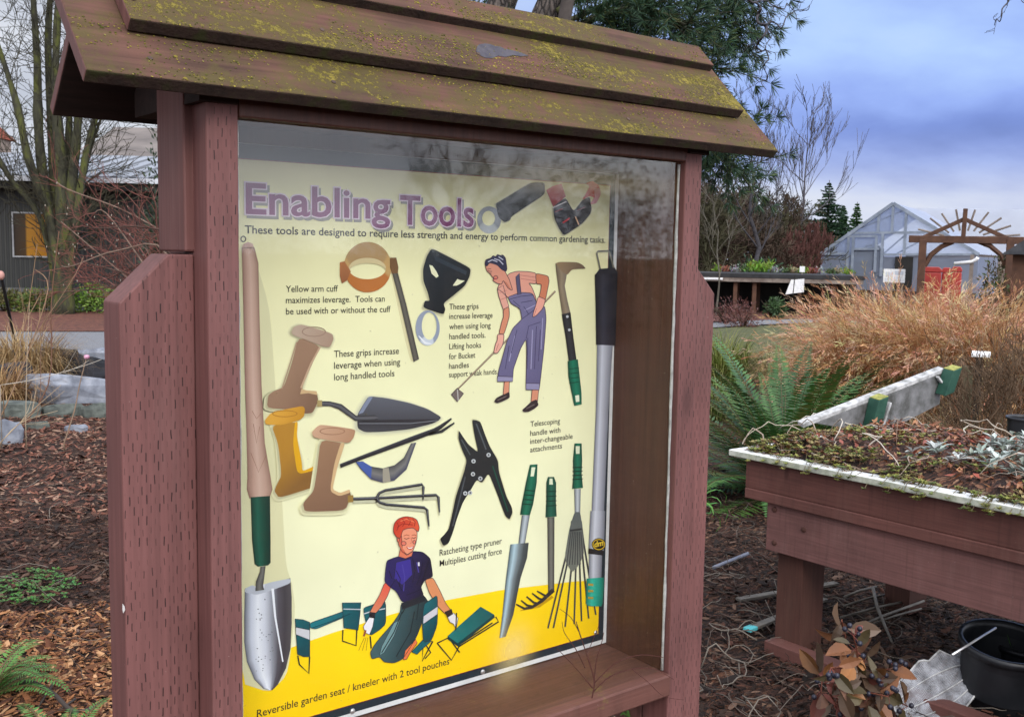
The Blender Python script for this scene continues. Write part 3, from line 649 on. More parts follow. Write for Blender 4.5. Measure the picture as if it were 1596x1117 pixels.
a.strip([(770,360),(790,480),(806,602)],[(815,350),(830,480),(846,596)],[(26,28,32),(52,54,60),(20,22,26)],8); a.ell((798,372),7,7,(200,200,204),9,n=10); a.ell((808,440),7,7,(200,200,204),9,n=10)
a.strip([(800,600),(804,680),(820,760),(834,828)],[(852,590),(860,660),(871,760),(872,820)],[(6,74,56),(20,120,92),(8,84,64)],8.5); a.poly([(838,776),(858,772),(860,806),(842,809)],(232,234,206),9)
for y in (640,664,688,712): a.line([(808,y),(858,y-6)],4,(4,58,46),9)
a.build('sickle_picture',poster)
a=Pic(TF,6)   # pruner
S=[(175,32),(192,34),(206,40),(224,90),(240,130),(270,180),(273,222),(300,310),(320,350),(323,370),(312,396),(296,382),(266,300),(236,225),(212,262),(192,250),(168,292),(142,332),(120,392),(106,440),(90,482),(70,492),(58,466),(74,450),(90,430),(104,370),(116,310),(146,222),(156,180),(138,140),(125,100),(127,70),(142,94),(162,122),(198,152),(184,90)]
soft(a,S,8); a.poly(S,(38,42,46),7,((180,60),(180,440),(26,30,34)))
a.line([(190,46),(226,140)],5,(84,90,96),7.6); a.line([(250,200),(306,366)],4,(16,82,66),7.6); a.line([(136,104),(168,160)],4,(84,90,96),7.6); a.line([(150,240),(104,420)],5,(74,78,84),7.6)
for x,y in ((180,183),(178,230),(235,160),(150,300),(205,246),(168,298)): a.ell((x,y),8,8,(196,198,200),8,n=10); a.ell((x,y),4,4,(90,92,96),8.5,n=8)
a.build('pruner_picture',poster)
a=Pic(TF,6)   # transplanting spade
def handle(A,B,hole,cols=((6,60,46),(22,112,84),(8,72,56))): 
    a.strip(A,B,cols,7.5); a.poly(hole,(226,228,196),8)
    (x0,y0),(x1,y1)=A[1],B[1]
    for k in range(4): 
        t=.25+.14*k; p=(A[1][0]+(A[-1][0]-A[1][0])*t,A[1][1]+(A[-1][1]-A[1][1])*t); q=(B[1][0]+(B[-1][0]-B[1][0])*t,B[1][1]+(B[-1][1]-B[1][1])*t); a.line([p,q],4,(4,48,38),8)
a.strip([(357,380),(344,486)],[(386,380),(368,486)],[(70,76,80),(190,198,204),(96,100,106)],7)
a.strip([(315,486),(308,540),(298,620),(286,740),(275,828)],[(382,480),(376,535),(352,610),(326,742),(298,822)],[(58,76,84),(176,200,210),(120,130,134),(74,80,82),(60,64,66)],7.2)
handle([(386,196),(372,258),(356,340),(350,378)],[(414,194),(411,262),(398,340),(386,380)],[(392,205),(406,205),(400,238),(388,239)]); a.build('spade_picture',poster)
a=Pic(TF,6)   # hand rake
a.line([(352,728),(420,712),(470,676)],[3,9,10],(196,150,10),5.5)
a.strip([(450,388),(453,664)],[(476,386),(475,660)],[(64,62,58),(122,120,112),(54,52,50)],7); a.line([(472,652),(430,692),(392,716),(366,720),(336,704)],[16,12,10,9,5],(50,46,44),7.4)
for q in ([(354,690),(376,708),(396,712)],[(374,676),(400,698),(416,702)],[(394,664),(420,684),(436,688)],[(412,656),(440,672),(452,676)]): a.line(q,[5,8,8],(54,50,46),7.6)
handle([(452,240),(446,262),(446,330),(443,388)],[(474,240),(482,262),(481,330),(484,384)],[(458,246),(468,246),(470,268),(456,268)],((10,52,42),(34,98,80),(14,64,52))); a.build('hand_rake_picture',poster)
a=Pic(TF,6)   # leaf rake
a.strip([(548,284),(550,372)],[(572,284),(570,372)],[(90,94,98),(196,200,204),(104,108,112)],7)
base=[(536,448),(541,449),(546,450),(552,451),(558,451),(564,451),(570,450),(575,449)]; tips=[(452,792),(472,791),(515,787),(548,776),(575,766),(601,756),(627,743)]
for i,t in enumerate(tips): a.line([(538+i*6,400),(533+i*8,470),((533+i*8+t[0])/2,(470+t[1])/2),t],[3,6.5,6,5.5],(62,64,66),7.2)
a.poly([(549,368),(570,368),(578,430),(584,520),(566,560),(540,590),(512,540),(530,430)],(92,98,98),7.4,((552,380),(548,580),(120,122,112))); a.line([(532,436),(576,430)],7,(48,50,52),8)
for i in range(7): a.line([(536+i*6,440),(520+i*10,560)],3,(52,54,56),8.2)
handle([(549,118),(543,180),(545,230),(540,284)],[(575,118),(577,180),(575,230),(580,280)],[(553,128),(568,128),(567,156),(554,156)]); a.build('leaf_rake_picture',poster)
a=Pic(TF,10)   # telescoping pole
def toF(x,y): # from TD units
    sx,sy=640+x/3.286,380+y/3.286; return ((sx-660)*2.343,(sy-640)*2.343)
a.line([toF(*q) for q in ((966,132),(948,48),(954,38),(1004,36),(1014,44),(1036,126))],6,(122,120,110),10)
a.strip([toF(938,158),toF(942,300),toF(945,516)],[toF(1058,150),toF(1054,300),toF(1050,520)],[(24,26,36),(52,54,68),(34,36,50),(22,24,34)],10.5)
a.poly([toF(938,160),toF(962,128),toF(1040,122),toF(1058,152)],(40,42,54),10.5)
a.strip([toF(950,514),(626,0),(611,364)],[toF(1030,520),(672,0),(656,364)],[(110,112,124),(206,208,220),(170,172,184),(120,122,134)],10.2)
a.strip([(606,364),(599,505)],[(660,364),(655,512)],[(110,112,124),(212,214,224),(178,180,192),(116,118,130)],10.8)
a.strip([(599,500),(598,520)],[(655,508),(652,526)],[(20,20,24),(44,44,50),(20,20,24)],11)
a.strip([(601,520),(600,612)],[(649,524),(646,612)],[(110,112,122),(206,208,218),(170,172,182),(110,112,124)],10.6)
a.ell((636,486),26,23,(18,18,20),11.5); a.ring((636,486),(23,20),(636,486),(20,17),lambda t:(226,188,40),12,n=24)
a.strip([(592,610),(591,650),(589,700),(594,710)],[(655,606),(654,650),(650,702),(646,712)],[(10,110,92),(52,190,164),(30,160,138),(10,112,94)],11.2)
for y in (632,655,680): a.line([(597,y),(616,y+1)],8,(180,150,60),12)
a.build('telescoping_handle_picture',poster)
# the oval badge's letters
ba,bb=toF(0,0),None
letters('badge_lettering',[('dm',(660+619/2.343,640+496/2.343),(660+652/2.343,640+496/2.343),9)],(232,196,60),.03,layer=12.5)
# kneeling woman with the garden seats
a=Pic(TE,6,ol=(2.6,(40,40,50))); TEAL=(20,96,104); TE2=(14,70,80); IR=(28,34,38)
def seatleg(pts,w=7): a.line(pts,w,IR,6.5)
seatleg([(292,815),(300,858),(346,902),(350,820)]); seatleg([(512,690),(510,744),(576,766),(580,690)])
a.poly([(350,656),(450,622),(540,590),(547,616),(460,652),(380,686),(352,680)],(28,120,130),7,((350,650),(540,600),(20,92,104))); a.line([(362,680),(460,646),(546,612)],4,(10,60,70),7.5)
a.poly([(278,636),(318,640),(350,652),(350,820),(320,820),(290,808)],TEAL,7.4,((280,700),(350,740),TE2)); a.poly([(281,676),(349,690),(349,738),(282,712)],(206,204,208),7.8)
a.poly([(508,558),(600,557),(594,620),(586,690),(516,680)],TEAL,7.4,((510,600),(600,640),TE2)); a.line([(514,588),(598,590)],5,(190,196,200),7.8)
a.poly([(612,582),(660,566),(720,545),(721,660),(690,690),(642,720),(616,622)],TEAL,7.2,((620,600),(720,640),TE2)); a.line([(612,612),(660,596),(718,586)],5,(196,200,204),7.6)
seatleg([(645,720),(650,780)])
jeans=[(794,562),(850,540),(905,520),(932,560),(902,640),(872,720),(830,790),(802,832),(760,851),(712,846),(690,820),(652,832),(644,800),(664,764),(690,730),(726,690),(760,650),(790,604)]
a.poly(jeans,(62,92,96),8,((720,700),(860,740),(34,52,58))); a.poly([(760,655),(790,640),(760,720),(712,800),(690,812),(700,770)],(112,146,148),8.4)
for q in ([(800,600),(760,700),(700,800)],[(860,600),(840,700),(770,820)],[(880,560),(870,640)],[(820,570),(800,610)]): a.line(q,5,(24,38,44),8.8)
a.poly([(796,560),(905,520),(912,548),(800,590)],(30,36,46),8.6)
a.poly([(805,835),(815,790),(866,735),(874,752),(840,800),(822,832)],(230,120,70),8.2)
a.poly([(716,456),(745,482),(726,530),(700,575),(668,612),(640,606),(660,570),(690,520)],(226,84,70),8.4,((730,460),(660,600),(214,130,96)))
a.poly([(910,446),(950,434),(985,500),(1012,560),(1042,600),(1014,616),(970,572),(932,510)],(220,142,96),8.4)
top=[(725,352),(760,338),(790,330),(830,322),(852,306),(900,310),(936,340),(944,390),(949,430),(910,446),(890,482),(905,521),(850,542),(800,556),(770,500),(742,482),(714,456),(718,400)]
a.poly(top,(42,34,92),9,((760,380),(920,420),(30,26,52))); a.poly([(770,360),(840,344),(850,420),(800,470),(760,440)],(60,48,140),9.4); a.line([(930,350),(905,430),(890,480)],6,(22,20,40),9.5); a.line([(880,360),(881,378)],8,(226,222,230),9.6)
a.line([(742,482),(770,440),(800,500)],4,(24,22,48),9.5)
a.poly([(790,296),(824,322),(852,304),(846,330),(815,342),(782,332)],(222,120,90),9.8); a.poly([(794,196),(820,190),(852,190),(872,210),(872,240),(866,268),(850,308),(822,326),(798,308),(782,270),(776,240)],(236,150,118),10)
a.poly([(776,240),(796,230),(800,300),(822,326),(798,308),(782,275)],(214,90,70),10.3)
hair=[(756,192),(762,168),(778,150),(800,140),(822,137),(852,142),(872,154),(883,190),(878,212),(866,204),(852,192),(820,196),(802,204),(792,236),(784,246),(770,236),(757,216)]
a.poly(hair,(196,56,40),10.6,((780,150),(870,200),(222,90,60))); a.line([(790,160),(820,150),(860,164)],4,(240,130,90),11); a.line([(775,190),(800,172),(850,178)],4,(150,36,30),11)
a.line([(808,243),(820,247),(834,241)],3.5,(96,44,40),11); a.line([(846,240),(856,243),(866,238)],3.5,(96,44,40),11); a.line([(806,232),(820,226),(834,230)],3,(150,66,44),11); a.line([(846,228),(858,226),(868,230)],3,(150,66,44),11)
a.poly([(818,282),(832,290),(846,286),(858,276),(852,292),(838,299),(824,294)],(176,44,48),11,ol=False); a.poly([(822,285),(834,290),(846,287),(854,281),(846,292),(832,294)],(250,244,240),11.3,ol=False)
a.line([(842,240),(848,262),(838,267)],2.6,(200,104,84),11); a.ell((806,268),12,10,(228,120,100),10.7,n=14); a.ell((858,262),7,9,(228,120,100),10.7,n=14)
a.poly([(776,240),(784,238),(790,262),(800,290),(816,312),(800,306),(784,280)],(214,112,84),10.6,ol=False); a.ell((780,250),6,11,(222,118,92),10.8,n=12)
for q in ([(800,150),(812,168),(800,186)],[(826,144),(840,160),(830,182)],[(850,148),(862,166),(858,184)],[(774,168),(782,184),(772,206)]): a.line(q,3,(128,28,24),11)
for q in ([(770,400),(790,440),(786,480)],[(850,340),(862,400),(850,460)],[(900,360),(890,420),(870,470)],[(735,400),(750,440)],[(820,520),(860,505),(896,490)]): a.line(q,4,(24,20,46),9.6)
for q in ([(800,370),(812,430),(806,500)],[(870,360),(880,410)]): a.line(q,5,(74,64,150),9.6)
a.poly([(640,602),(668,606),(664,632),(640,628)],(36,32,40),10); a.poly([(610,672),(640,626),(664,622),(656,672),(640,712),(618,702)],(232,228,230),10); a.line([(622,690),(612,720)],9,(150,84,60),10.4)
for k in range(3): a.line([(616+k*8,726),(600+k*14,760),(588+k*18,790)],2.5,(150,130,30),9)
a.poly([(1008,602),(1040,588),(1046,612),(1020,628)],(50,36,34),10); a.poly([(1020,626),(1050,606),(1072,632),(1062,684),(1050,660),(1032,652)],(232,226,224),10); a.line([(1064,606),(1060,690)],6,(40,36,36),10.5)
seatleg([(905,742),(898,842),(950,745)],8); seatleg([(908,750),(940,800),(912,830)],6)
a.poly([(846,796),(900,738),(944,742),(900,780),(872,808)],TEAL,9)
a.poly([(905,562),(940,540),(971,518),(971,660),(942,740),(902,750),(896,642)],TEAL,11,((900,600),(970,640),TE2)); a.poly([(902,622),(971,574),(971,612),(902,660)],(204,200,206),11.5)
a.build('kneeling_woman_picture',poster)
a=Pic(TF,6)   # the stool turned over as a kneeler
a.line([(48,846),(100,908),(128,858),(272,768),(262,750)],5,IR,6.5); a.line([(48,846),(90,826),(130,880)],5,IR,6.5); a.line([(130,850),(250,772)],5,IR,6.5)
a.poly([(86,820),(146,766),(206,713),(256,742),(190,796),(122,846)],(30,116,112),7.4,((90,820),(250,740),(20,86,88))); a.poly([(86,820),(122,846),(124,858),(86,832)],(10,52,56),7.6); a.poly([(122,846),(256,742),(258,752),(124,858)],(12,60,62),7.6)
a.build('kneeler_stool_picture',poster)
M_screw=noisy('zinc_screw',(.5,.5,.5),(.7,.7,.7),rough=.35,metal=.8)
for x,y in ((549,1107),(752,1046),(928,985)):
    q=P(x,y,1,PY); MB().lathe((q.x,PY-.0004,q.z),[(.0042,0),(.0040,.0012),(.0026,.0022),(.0001,.0025)],12,axis=(0,-1,0)).build('screw',M_screw,poster,True)
# ------------------------------------------------------------------ ground
def H(px): return 395+.01755*(px-798)
def axis(a,b,dense0,dense1,step):
    L=[];x=dense0
    while x<dense1: L.append(x); x+=step
    x=dense0;s_=step
    lo=[]
    while x>a: s_*=1.35; x-=s_; lo.append(max(x,a))
    x=dense1;s_=step; hi=[dense1]
    while x<b: s_*=1.35; x+=s_; hi.append(min(x,b))
    return lo[::-1]+L+hi
gx=axis(-300,400,-.4,7.5,.05); gy=axis(-300,500,-1.2,7.2,.05)
def gz(x,y):
    k=max(0,min(1,(14-math.hypot(x,y))/6))
    if k==0: return 0.
    return k*(.018*mnoise.noise(Vector((x*2.1,y*2.1,1)))+.016*mnoise.noise(Vector((x*7,y*7,5)))+.010*mnoise.noise(Vector((x*21,y*21,9))))
mb=MB(); nx=len(gx); mb.v=[(x,y,gz(x,y)) for y in gy for x in gx]
mb.f=[(j*nx+i,j*nx+i+1,(j+1)*nx+i+1,(j+1)*nx+i) for j in range(len(gy)-1) for i in range(nx-1)]; mb.c=[None]*len(mb.f); mb.m=[0]*len(mb.f)
def mulch_mat():
    m_,t,b=newmat('bark_mulch'); tc=nd(t,'ShaderNodeTexCoord'); v=tc.outputs['Object']
    ds=nd(t,'ShaderNodeTexNoise',{'Vector':v,'Scale':9.,'Detail':3.})
    dv=mixc(t,.12,v,ds.outputs[1],'ADD')
    vo=nd(t,'ShaderNodeTexVoronoi',{'Vector':nd(t,'ShaderNodeMapping',{0:dv,'Scale':(38.,85.,60.),'Rotation':(0,0,.6)}).outputs[0],'Scale':1.})
    cs=nd(t,'ShaderNodeSeparateColor',{0:vo.outputs['Color']})
    col=ramp(t,cs.outputs[0],[(.0,(.013,.009,.007)),(.45,(.034,.018,.013)),(.75,(.075,.034,.020)),(.93,(.14,.075,.043)),(1.,(.22,.145,.095))])
    big=nd(t,'ShaderNodeTexNoise',{'Vector':v,'Scale':.55,'Detail':4.})
    col=mixc(t,1.,col,ramp(t,big.outputs[0],[(.36,(.50,.46,.45)),(.6,(1.15,1.0,.95))]),'MULTIPLY')
    bp=nd(t,'ShaderNodeBump',{'Strength':.9,'Distance':.02,'Height':vo.outputs['Distance']})
    setb(t,b,Base_Color=col,Roughness=.85,Specular_IOR_Level=.25,Normal=bp.outputs[0]); return m_
M_mulch=mulch_mat()
tag(mb.build('ground',M_mulch,smooth=True),kind='structure')
def sheet(name,pix,mat,z=.022,kind='structure',sub=0):
    pts=[P(x,y,2,0) for x,y in pix]; m2=MB().add([(p.x,p.y,z) for p in pts],[tuple(range(len(pts)))]); o=m2.build(name,mat)
    if o.data.polygons[0].normal.z<0: o.data.flip_normals()
    return tag(o,kind=kind)
M_gravel=noisy('path_gravel',(.10,.105,.115),(.21,.21,.22),scale=70,rough=.9,bump=.5)
sheet('path',[(-260,546),(240,547),(420,548),(420,520),(240,519),(-260,519)],M_gravel)
sheet('path',[(1108,512),(1190,507),(1330,502),(1330,496),(1190,500),(1108,504)],M_gravel)
M_leafmulch=noisy('russet_leaf_mulch',(.06,.021,.014),(.17,.06,.036),scale=14,rough=.9,bump=.6,c3=(.10,.036,.024))
sheet('leaf_bed',[(-260,518),(420,519),(430,488),(-260,487)],M_leafmulch,.03)
sheet('leaf_bed',[(1108,503),(1330,495),(1330,484),(1190,486),(1108,490)],M_leafmulch,.03)
M_turf=noisy('rough_turf',(.035,.042,.012),(.11,.10,.035),scale=9,rough=.9,bump=.5,c3=(.06,.065,.018))
sheet('lawn',[(1106,560),(1300,560),(1380,520),(1330,503),(1190,509),(1106,514)],M_turf,.026)
# ------------------------------------------------------------------ chips and twigs on the ground
M_chip=attrmat('bark_chip',rough=.85,spec=.2)
def chips(name,label_kind,n,sampler,cols,seed,smin=.012,smax=.045,big=.1):
    r=random.Random(seed); m2=MB()
    for i in range(n):
        x,y=sampler(r); z=gz(x,y); L=r.uniform(smin,smax)*(1.8 if r.random()<big else 1); w_=L*r.uniform(.15,.42); th=r.uniform(0,6.28)
        tl=r.gauss(0,.28); rl=r.gauss(0,.4); a=Vector((math.cos(th),math.sin(th),tl)).normalized(); bvec=Vector((-math.sin(th),math.cos(th),rl)).normalized(); nrm=a.cross(bvec)
        o=Vector((x,y,z+.004+r.random()*.012)); t_=.002+r.random()*.004; c=r.choice(cols); k=r.uniform(.6,1.3); c=tuple(q*k for q in c)
        m2.add([o-a*L/2-bvec*w_*.3,o+a*L*.1-bvec*w_*.55,o+a*L/2-bvec*w_*.1,o+a*L*.42+bvec*w_*.4,o-a*L*.2+bvec*w_*.5,o-a*L*.48+bvec*w_*.2]+[o+nrm*t_],
               [(0,1,6),(1,2,6),(2,3,6),(3,4,6),(4,5,6),(5,0,6)],c)
    return tag(m2.build(name,M_chip),kind='stuff')
def wedge(a0,a1,r0,r1,pw_=1.):
    def f(r):
        a=R(r.uniform(a0,a1)); d=r0+(r1-r0)*(r.random()**pw_); return CAM_POS.x+math.sin(a)*d,CAM_POS.y+math.cos(a)*d
    return f
DKB=[(.026,.015,.011),(.036,.018,.013),(.052,.024,.017),(.02,.014,.012),(.075,.032,.021),(.11,.066,.046)]
TANB=[(.16,.065,.028),(.22,.092,.038),(.30,.14,.06),(.12,.045,.022),(.36,.20,.10),(.08,.035,.022)]
REDB=[(.10,.042,.03),(.14,.055,.036),(.20,.085,.055),(.07,.032,.024),(.26,.16,.11)]
chips('bark_chips','',9000,wedge(8,24,2.9,4.6),TANB,1)
chips('dark_bark_chips','',9000,wedge(6,26,4.2,6.4),DKB,2,.015,.05)
chips('red_bark_chips','',9000,wedge(6,26,6.0,10.5,.8),REDB,3,.02,.06)
chips('dark_bark_chips','',15000,wedge(44,70,2.6,7.6),DKB,4,.015,.05)
def curl(r,p,th,L,seg,wig,lift=.03):
    pts=[]; x,y,z=p; dth=0
    for i in range(seg):
        pts.append((x,y,max(z,gz(x,y)+.006)))
        dth+=r.gauss(0,wig); dth*=.75; th+=dth; x+=math.cos(th)*L/seg; y+=math.sin(th)*L/seg; z=gz(x,y)+.012+abs(r.gauss(0,lift))
    # light smoothing of heights
    for _ in range(2):
        for i in range(1,len(pts)-1): pts[i]=(pts[i][0],pts[i][1],(pts[i-1][2]+pts[i][2]*2+pts[i+1][2])/4)
    return pts
def twigs(name,n,sampler,cols,seed,L=(.15,.6),rad=(.0018,.0045),wig=.35,lift=.03,n_=4):
    r=random.Random(seed); m2=MB()
    for i in range(n):
        x,y=sampler(r); c=r.choice(cols); k=r.uniform(.7,1.2); ln=r.uniform(*L); pts=curl(r,(x,y,gz(x,y)+.015),r.uniform(0,6.28),ln,max(6,int(ln/.028)),wig,lift)
        ra=r.uniform(*rad); m2.tube(pts,[ra*(1-.6*j/len(pts)) for j in range(len(pts))],n_,tuple(q*k for q in c))
    return tag(m2.build(name,M_chip,smooth=True),kind='stuff')
GREYT=[(.075,.055,.043),(.11,.085,.07),(.05,.035,.028),(.16,.135,.11),(.045,.026,.02)]
twigs('fallen_twigs',330,wedge(46,66,2.9,6.2),GREYT,5,(.12,.5),(.001,.0028))
twigs('fallen_twigs',190,wedge(8,24,3.2,8.5),GREYT,6,(.12,.5),(.001,.003))
twigs('fallen_twigs',28,wedge(46,58,2.8,5.0),[(.17,.145,.12),(.11,.09,.075)],8,(.2,.6),(.0018,.0038),.42,.05)
# ------------------------------------------------------------------ raised garden table
PX0,PY0,PZ=2.672,1.497,.75
table=thing('garden_table','long red-brown raised planting table with a flaking white rim, beside the display case','planting table')
TPAINT=(.114,.045,.036)
M_tp=paint_mat('table_paint',TPAINT,incised=False,rough=.7,grain=(140.,4.,140.)); M_tp2=paint_mat('table_paint_dark',(.070,.027,.019),incised=False,rough=.75)
def rim_mat():
    m_,t,b=newmat('flaking_white_rim'); tc=nd(t,'ShaderNodeTexCoord'); v=tc.outputs['Object']; geo=nd(t,'ShaderNodeNewGeometry')
    n_=nd(t,'ShaderNodeTexNoise',{'Vector':v,'Scale':30.,'Detail':6.,'Roughness':.7}); g=nd(t,'ShaderNodeTexNoise',{'Vector':v,'Scale':9.,'Detail':5.})
    side=math_(t,'LESS_THAN',nd(t,'ShaderNodeSeparateXYZ',{0:geo.outputs['Normal']}).outputs[2],.5)
    col=ramp(t,n_.outputs[0],[(.3,(.55,.56,.55)),(.5,(.74,.74,.74))])
    alg=math_(t,'ADD',ramp(t,g.outputs[0],[(.35,.0),(.6,.3)]),math_(t,'MULTIPLY',side,.55),clamp=True)
    col=mixc(t,alg,col,ramp(t,n_.outputs[0],[(.4,(.16,.19,.10)),(.6,(.36,.37,.25))]))
    col=mixc(t,ramp(t,n_.outputs[0],[(.66,0.),(.70,1.)]),col,(.16,.14,.12))
    setb(t,b,Base_Color=col,Roughness=.7); return m_
M_rim=rim_mat(); M_rail=paint_mat('lit_rail_paint',(.150,.068,.060),incised=False,rough=.7,grain=(140.,4.,140.)); M_fas=paint_mat('fascia_paint',(.098,.037,.029),incised=False,rough=.7,grain=(140.,4.,140.))  # rail paler, fascia darker: light from their tilt put into the paint colours
Y1=-.9; PX1=3.75
def tb(name,mb,mat,bevel=.003): return mb.build(name,mat,table,False,bevel)
tb('rim_board',MB().box(PX0,PX0+.075,Y1,PY0,PZ-.024,PZ),M_rim); tb('rim_board',MB().box(PX0+.0755,PX1,PY0-.075,PY0,PZ-.0243,PZ-.0004),M_rim)
tb('rim_board',MB().box(PX1-.075,PX1,Y1,PY0-.0756,PZ-.024,PZ),M_rim)
fx0=PX0+.022
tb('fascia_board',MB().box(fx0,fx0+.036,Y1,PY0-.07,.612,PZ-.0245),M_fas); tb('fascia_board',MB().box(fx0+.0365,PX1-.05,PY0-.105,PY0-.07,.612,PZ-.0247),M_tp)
tb('ledger_board',MB().box(fx0-.008,fx0+.030,Y1,PY0-.075,.572,.6115),M_tp)
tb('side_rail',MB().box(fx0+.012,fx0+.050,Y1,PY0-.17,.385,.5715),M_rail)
tb('end_rail',MB().box(fx0+.05,PX1-.1,PY0-.23,PY0-.19,.40,.5715),M_tp2)
LY=PY0-.315
for (lx,ly) in ((fx0+.052,LY),(PX1-.25,LY),(fx0+.052,-.55),(PX1-.25,-.55)): tb('leg',MB().box(lx,lx+.14,ly,ly+.115,.0,.60),M_tp2)
tb('base_beam',MB().box(fx0-.02,fx0+.052,Y1,LY+.108,-.06,.042),M_tp)
tb('tray_bottom',MB().box(fx0+.037,PX1-.08,Y1+.02,PY0-.11,.60,.62),M_tp2)
for (y,z) in ((PY0-.205,.548),(PY0-.21,.42),(PY0-.34,.50)): tb('bolt',MB().lathe((fx0+.012,y,z),[(.011,0),(.010,.004),(.004,.006),(.0001,.0065)],10,axis=(-1,0,0)),M_tp2,0)
# soil
def sz(x,y): 
    e=min(1,min(x-PX0-.05,PX1-.05-x,PY0-.03-y)/.16); e=max(0,e)
    return PZ-.012+.055*e**.7+.022*mnoise.noise(Vector((x*6,y*6,2)))*e+.010*mnoise.noise(Vector((x*23,y*23,4)))
sx=[PX0+.03+i*.022 for i in range(int((PX1-PX0-.06)/.022))]; sy=[-.6+i*.022 for i in range(int((PY0-.03+.6)/.022)+1)]
mb=MB(); n=len(sx); mb.v=[(x,y,sz(x,y)) for y in sy for x in sx]; mb.f=[(j*n+i,j*n+i+1,(j+1)*n+i+1,(j+1)*n+i) for j in range(len(sy)-1) for i in range(n-1)]; mb.c=[None]*len(mb.f); mb.m=[0]*len(mb.f)
soil=mb.build('soil',M_mulch,table,True)
# plants and litter on the table
M_leaf=attrmat('leaf',rough=.5,spec=.35,trans=.12)
def on_tab(r,x0=PX0+.05,x1=PX1-.1,y0=-.5,y1=PY0-.04): return r.uniform(x0,x1),r.uniform(y0,y1)
def leafquad(m2,o,d,n,L,w_,c,fold=.15):
    d=Vector(d).normalized(); s_=d.cross(Vector(n)); s_=s_.normalized() if s_.length>1e-5 else d.orthogonal().normalized(); u=s_.cross(d)
    o=Vector(o); m2.add([o,o+d*L*.5-s_*w_/2+u*fold*w_,o+d*L,o+d*L*.5+s_*w_/2+u*fold*w_,o+d*L*.5],[(0,1,4),(1,2,4),(2,3,4),(3,0,4)],c)
r=random.Random(11)
def rosette(m2,x,y,z,rr,n_,c,up_=.5):
    for k in range(n_):
        th=k*2.4+r.random(); e=up_*r.uniform(.4,1.6); d=(math.cos(th),math.sin(th),e)
        kk=r.uniform(.7,1.25); leafquad(m2,(x,y,z),d,(0,0,1),rr*r.uniform(.7,1.2),rr*.55,tuple(q*kk for q in c))
SED=[(.16,.18,.035),(.22,.22,.05),(.10,.13,.03),(.19,.13,.05),(.25,.21,.08),(.16,.075,.04)]
mb=MB()
for i in range(1500):
    # stonecrop grows along the front and left edges of the table
    if r.random()<.6: x=PX0+.03+abs(r.gauss(0,.13)); y=r.uniform(-.3,PY0-.04)
    else: x=r.uniform(PX0+.04,PX1-.4); y=PY0-.02-abs(r.gauss(0,.3))
    if mnoise.noise(Vector((x*7,y*7,8)))<-.12: continue
    z=sz(max(x,PX0+.05),y)+r.uniform(0,.03); rosette(mb,x,y,z,r.uniform(.010,.022),7,r.choice(SED))
    if r.random()<.5: mb.tube([(x,y,z-.03),(x+.004,y,z)],.0014,3,(.12,.08,.04))
for i in range(60):   # stems that spill over the rim
    y=r.uniform(-.2,PY0-.12); z=PZ+.004; x=PX0+r.uniform(.0,.05); x2=PX0-.012-r.random()*.01; L=r.uniform(.0,.035)
    mb.tube([(PX0+.06,y,z+.012),(x,y+.01,z+.006),(x2,y+.012,z-.01-L)],.0013,3,(.13,.10,.05)); rosette(mb,x2,y+.012,z-.01-L,.016,7,r.choice(SED[:3])); rosette(mb,x,y+.01,z+.008,.017,7,r.choice(SED[:3]))
tag(mb.build('stonecrop',M_leaf),kind='stuff')
SAGE=[(.34,.40,.36),(.42,.47,.44),(.28,.34,.29),(.48,.50,.48),(.22,.25,.2)]
mb=MB()
for i in range(420):
    x=r.uniform(PX0+.22,PX1-.2); y=r.uniform(-.5,.95-.25*(x-PX0)); 
    if mnoise.noise(Vector((x*4,y*4,3)))<-.2: continue
    z=sz(x,y)+r.uniform(.0,.05); c=r.choice(SAGE)
    for k in range(r.randint(4,8)):
        th=r.random()*6.28; kk=r.uniform(.7,1.2); leafquad(mb,(x,y,z),(math.cos(th),math.sin(th),r.uniform(-.1,.9)),(0,0,1),r.uniform(.025,.055),r.uniform(.014,.024),tuple(q*kk for q in c),.25)
tag(mb.build('sage',M_leaf),kind='stuff')
DRY=[(.20,.075,.035),(.28,.10,.045),(.14,.05,.03),(.36,.17,.08),(.24,.12,.07),(.10,.045,.03),(.30,.08,.05)]
mb=MB()
for i in range(3000):
    x,y=on_tab(r,PX0+.10,PX1-.03,-.5,PY0-.04); 
    if r.random()<.35: x=PX1-.12-abs(r.gauss(0,.22)); 
    z=sz(x,y)+.004+r.random()*.02; th=r.random()*6.28; kk=r.uniform(.6,1.2); c=tuple(q*kk for q in r.choice(DRY))
    leafquad(mb,(x,y,z),(math.cos(th),math.sin(th),r.gauss(0,.4)),(r.gauss(0,.4),r.gauss(0,.4),1),r.uniform(.018,.05),r.uniform(.008,.022),c,r.uniform(-.4,.4))
tag(mb.build('dry_leaves',M_leaf),kind='stuff')
mb=MB()
for i in range(85):
    x,y=on_tab(r,PX0+.05,PX1-.1,-.5,PY0-.03); th=r.random()*6.28; L=r.uniform(.12,.5); seg=max(6,int(L/.03)); pts=[]; dth=0; z=sz(x,y)+.01
    arch=r.choice((0,0,.03,.07))
    for j in range(seg):
        t=j/(seg-1); zz=(sz(x,y) if PX0+.03<x<PX1-.05 and y<PY0-.03 else PZ)+.008+arch*math.sin(math.pi*t)+abs(r.gauss(0,.006)); pts.append((x,y,zz)); dth=dth*.7+r.gauss(0,.4); th+=dth; x+=math.cos(th)*L/seg; y+=math.sin(th)*L/seg
    c=r.choice([(.40,.34,.27),(.30,.24,.19),(.5,.45,.38),(.22,.15,.11)]); ra=r.uniform(.0016,.0036); mb.tube(pts,[ra*(1-.5*j/seg) for j in range(seg)],4,c)
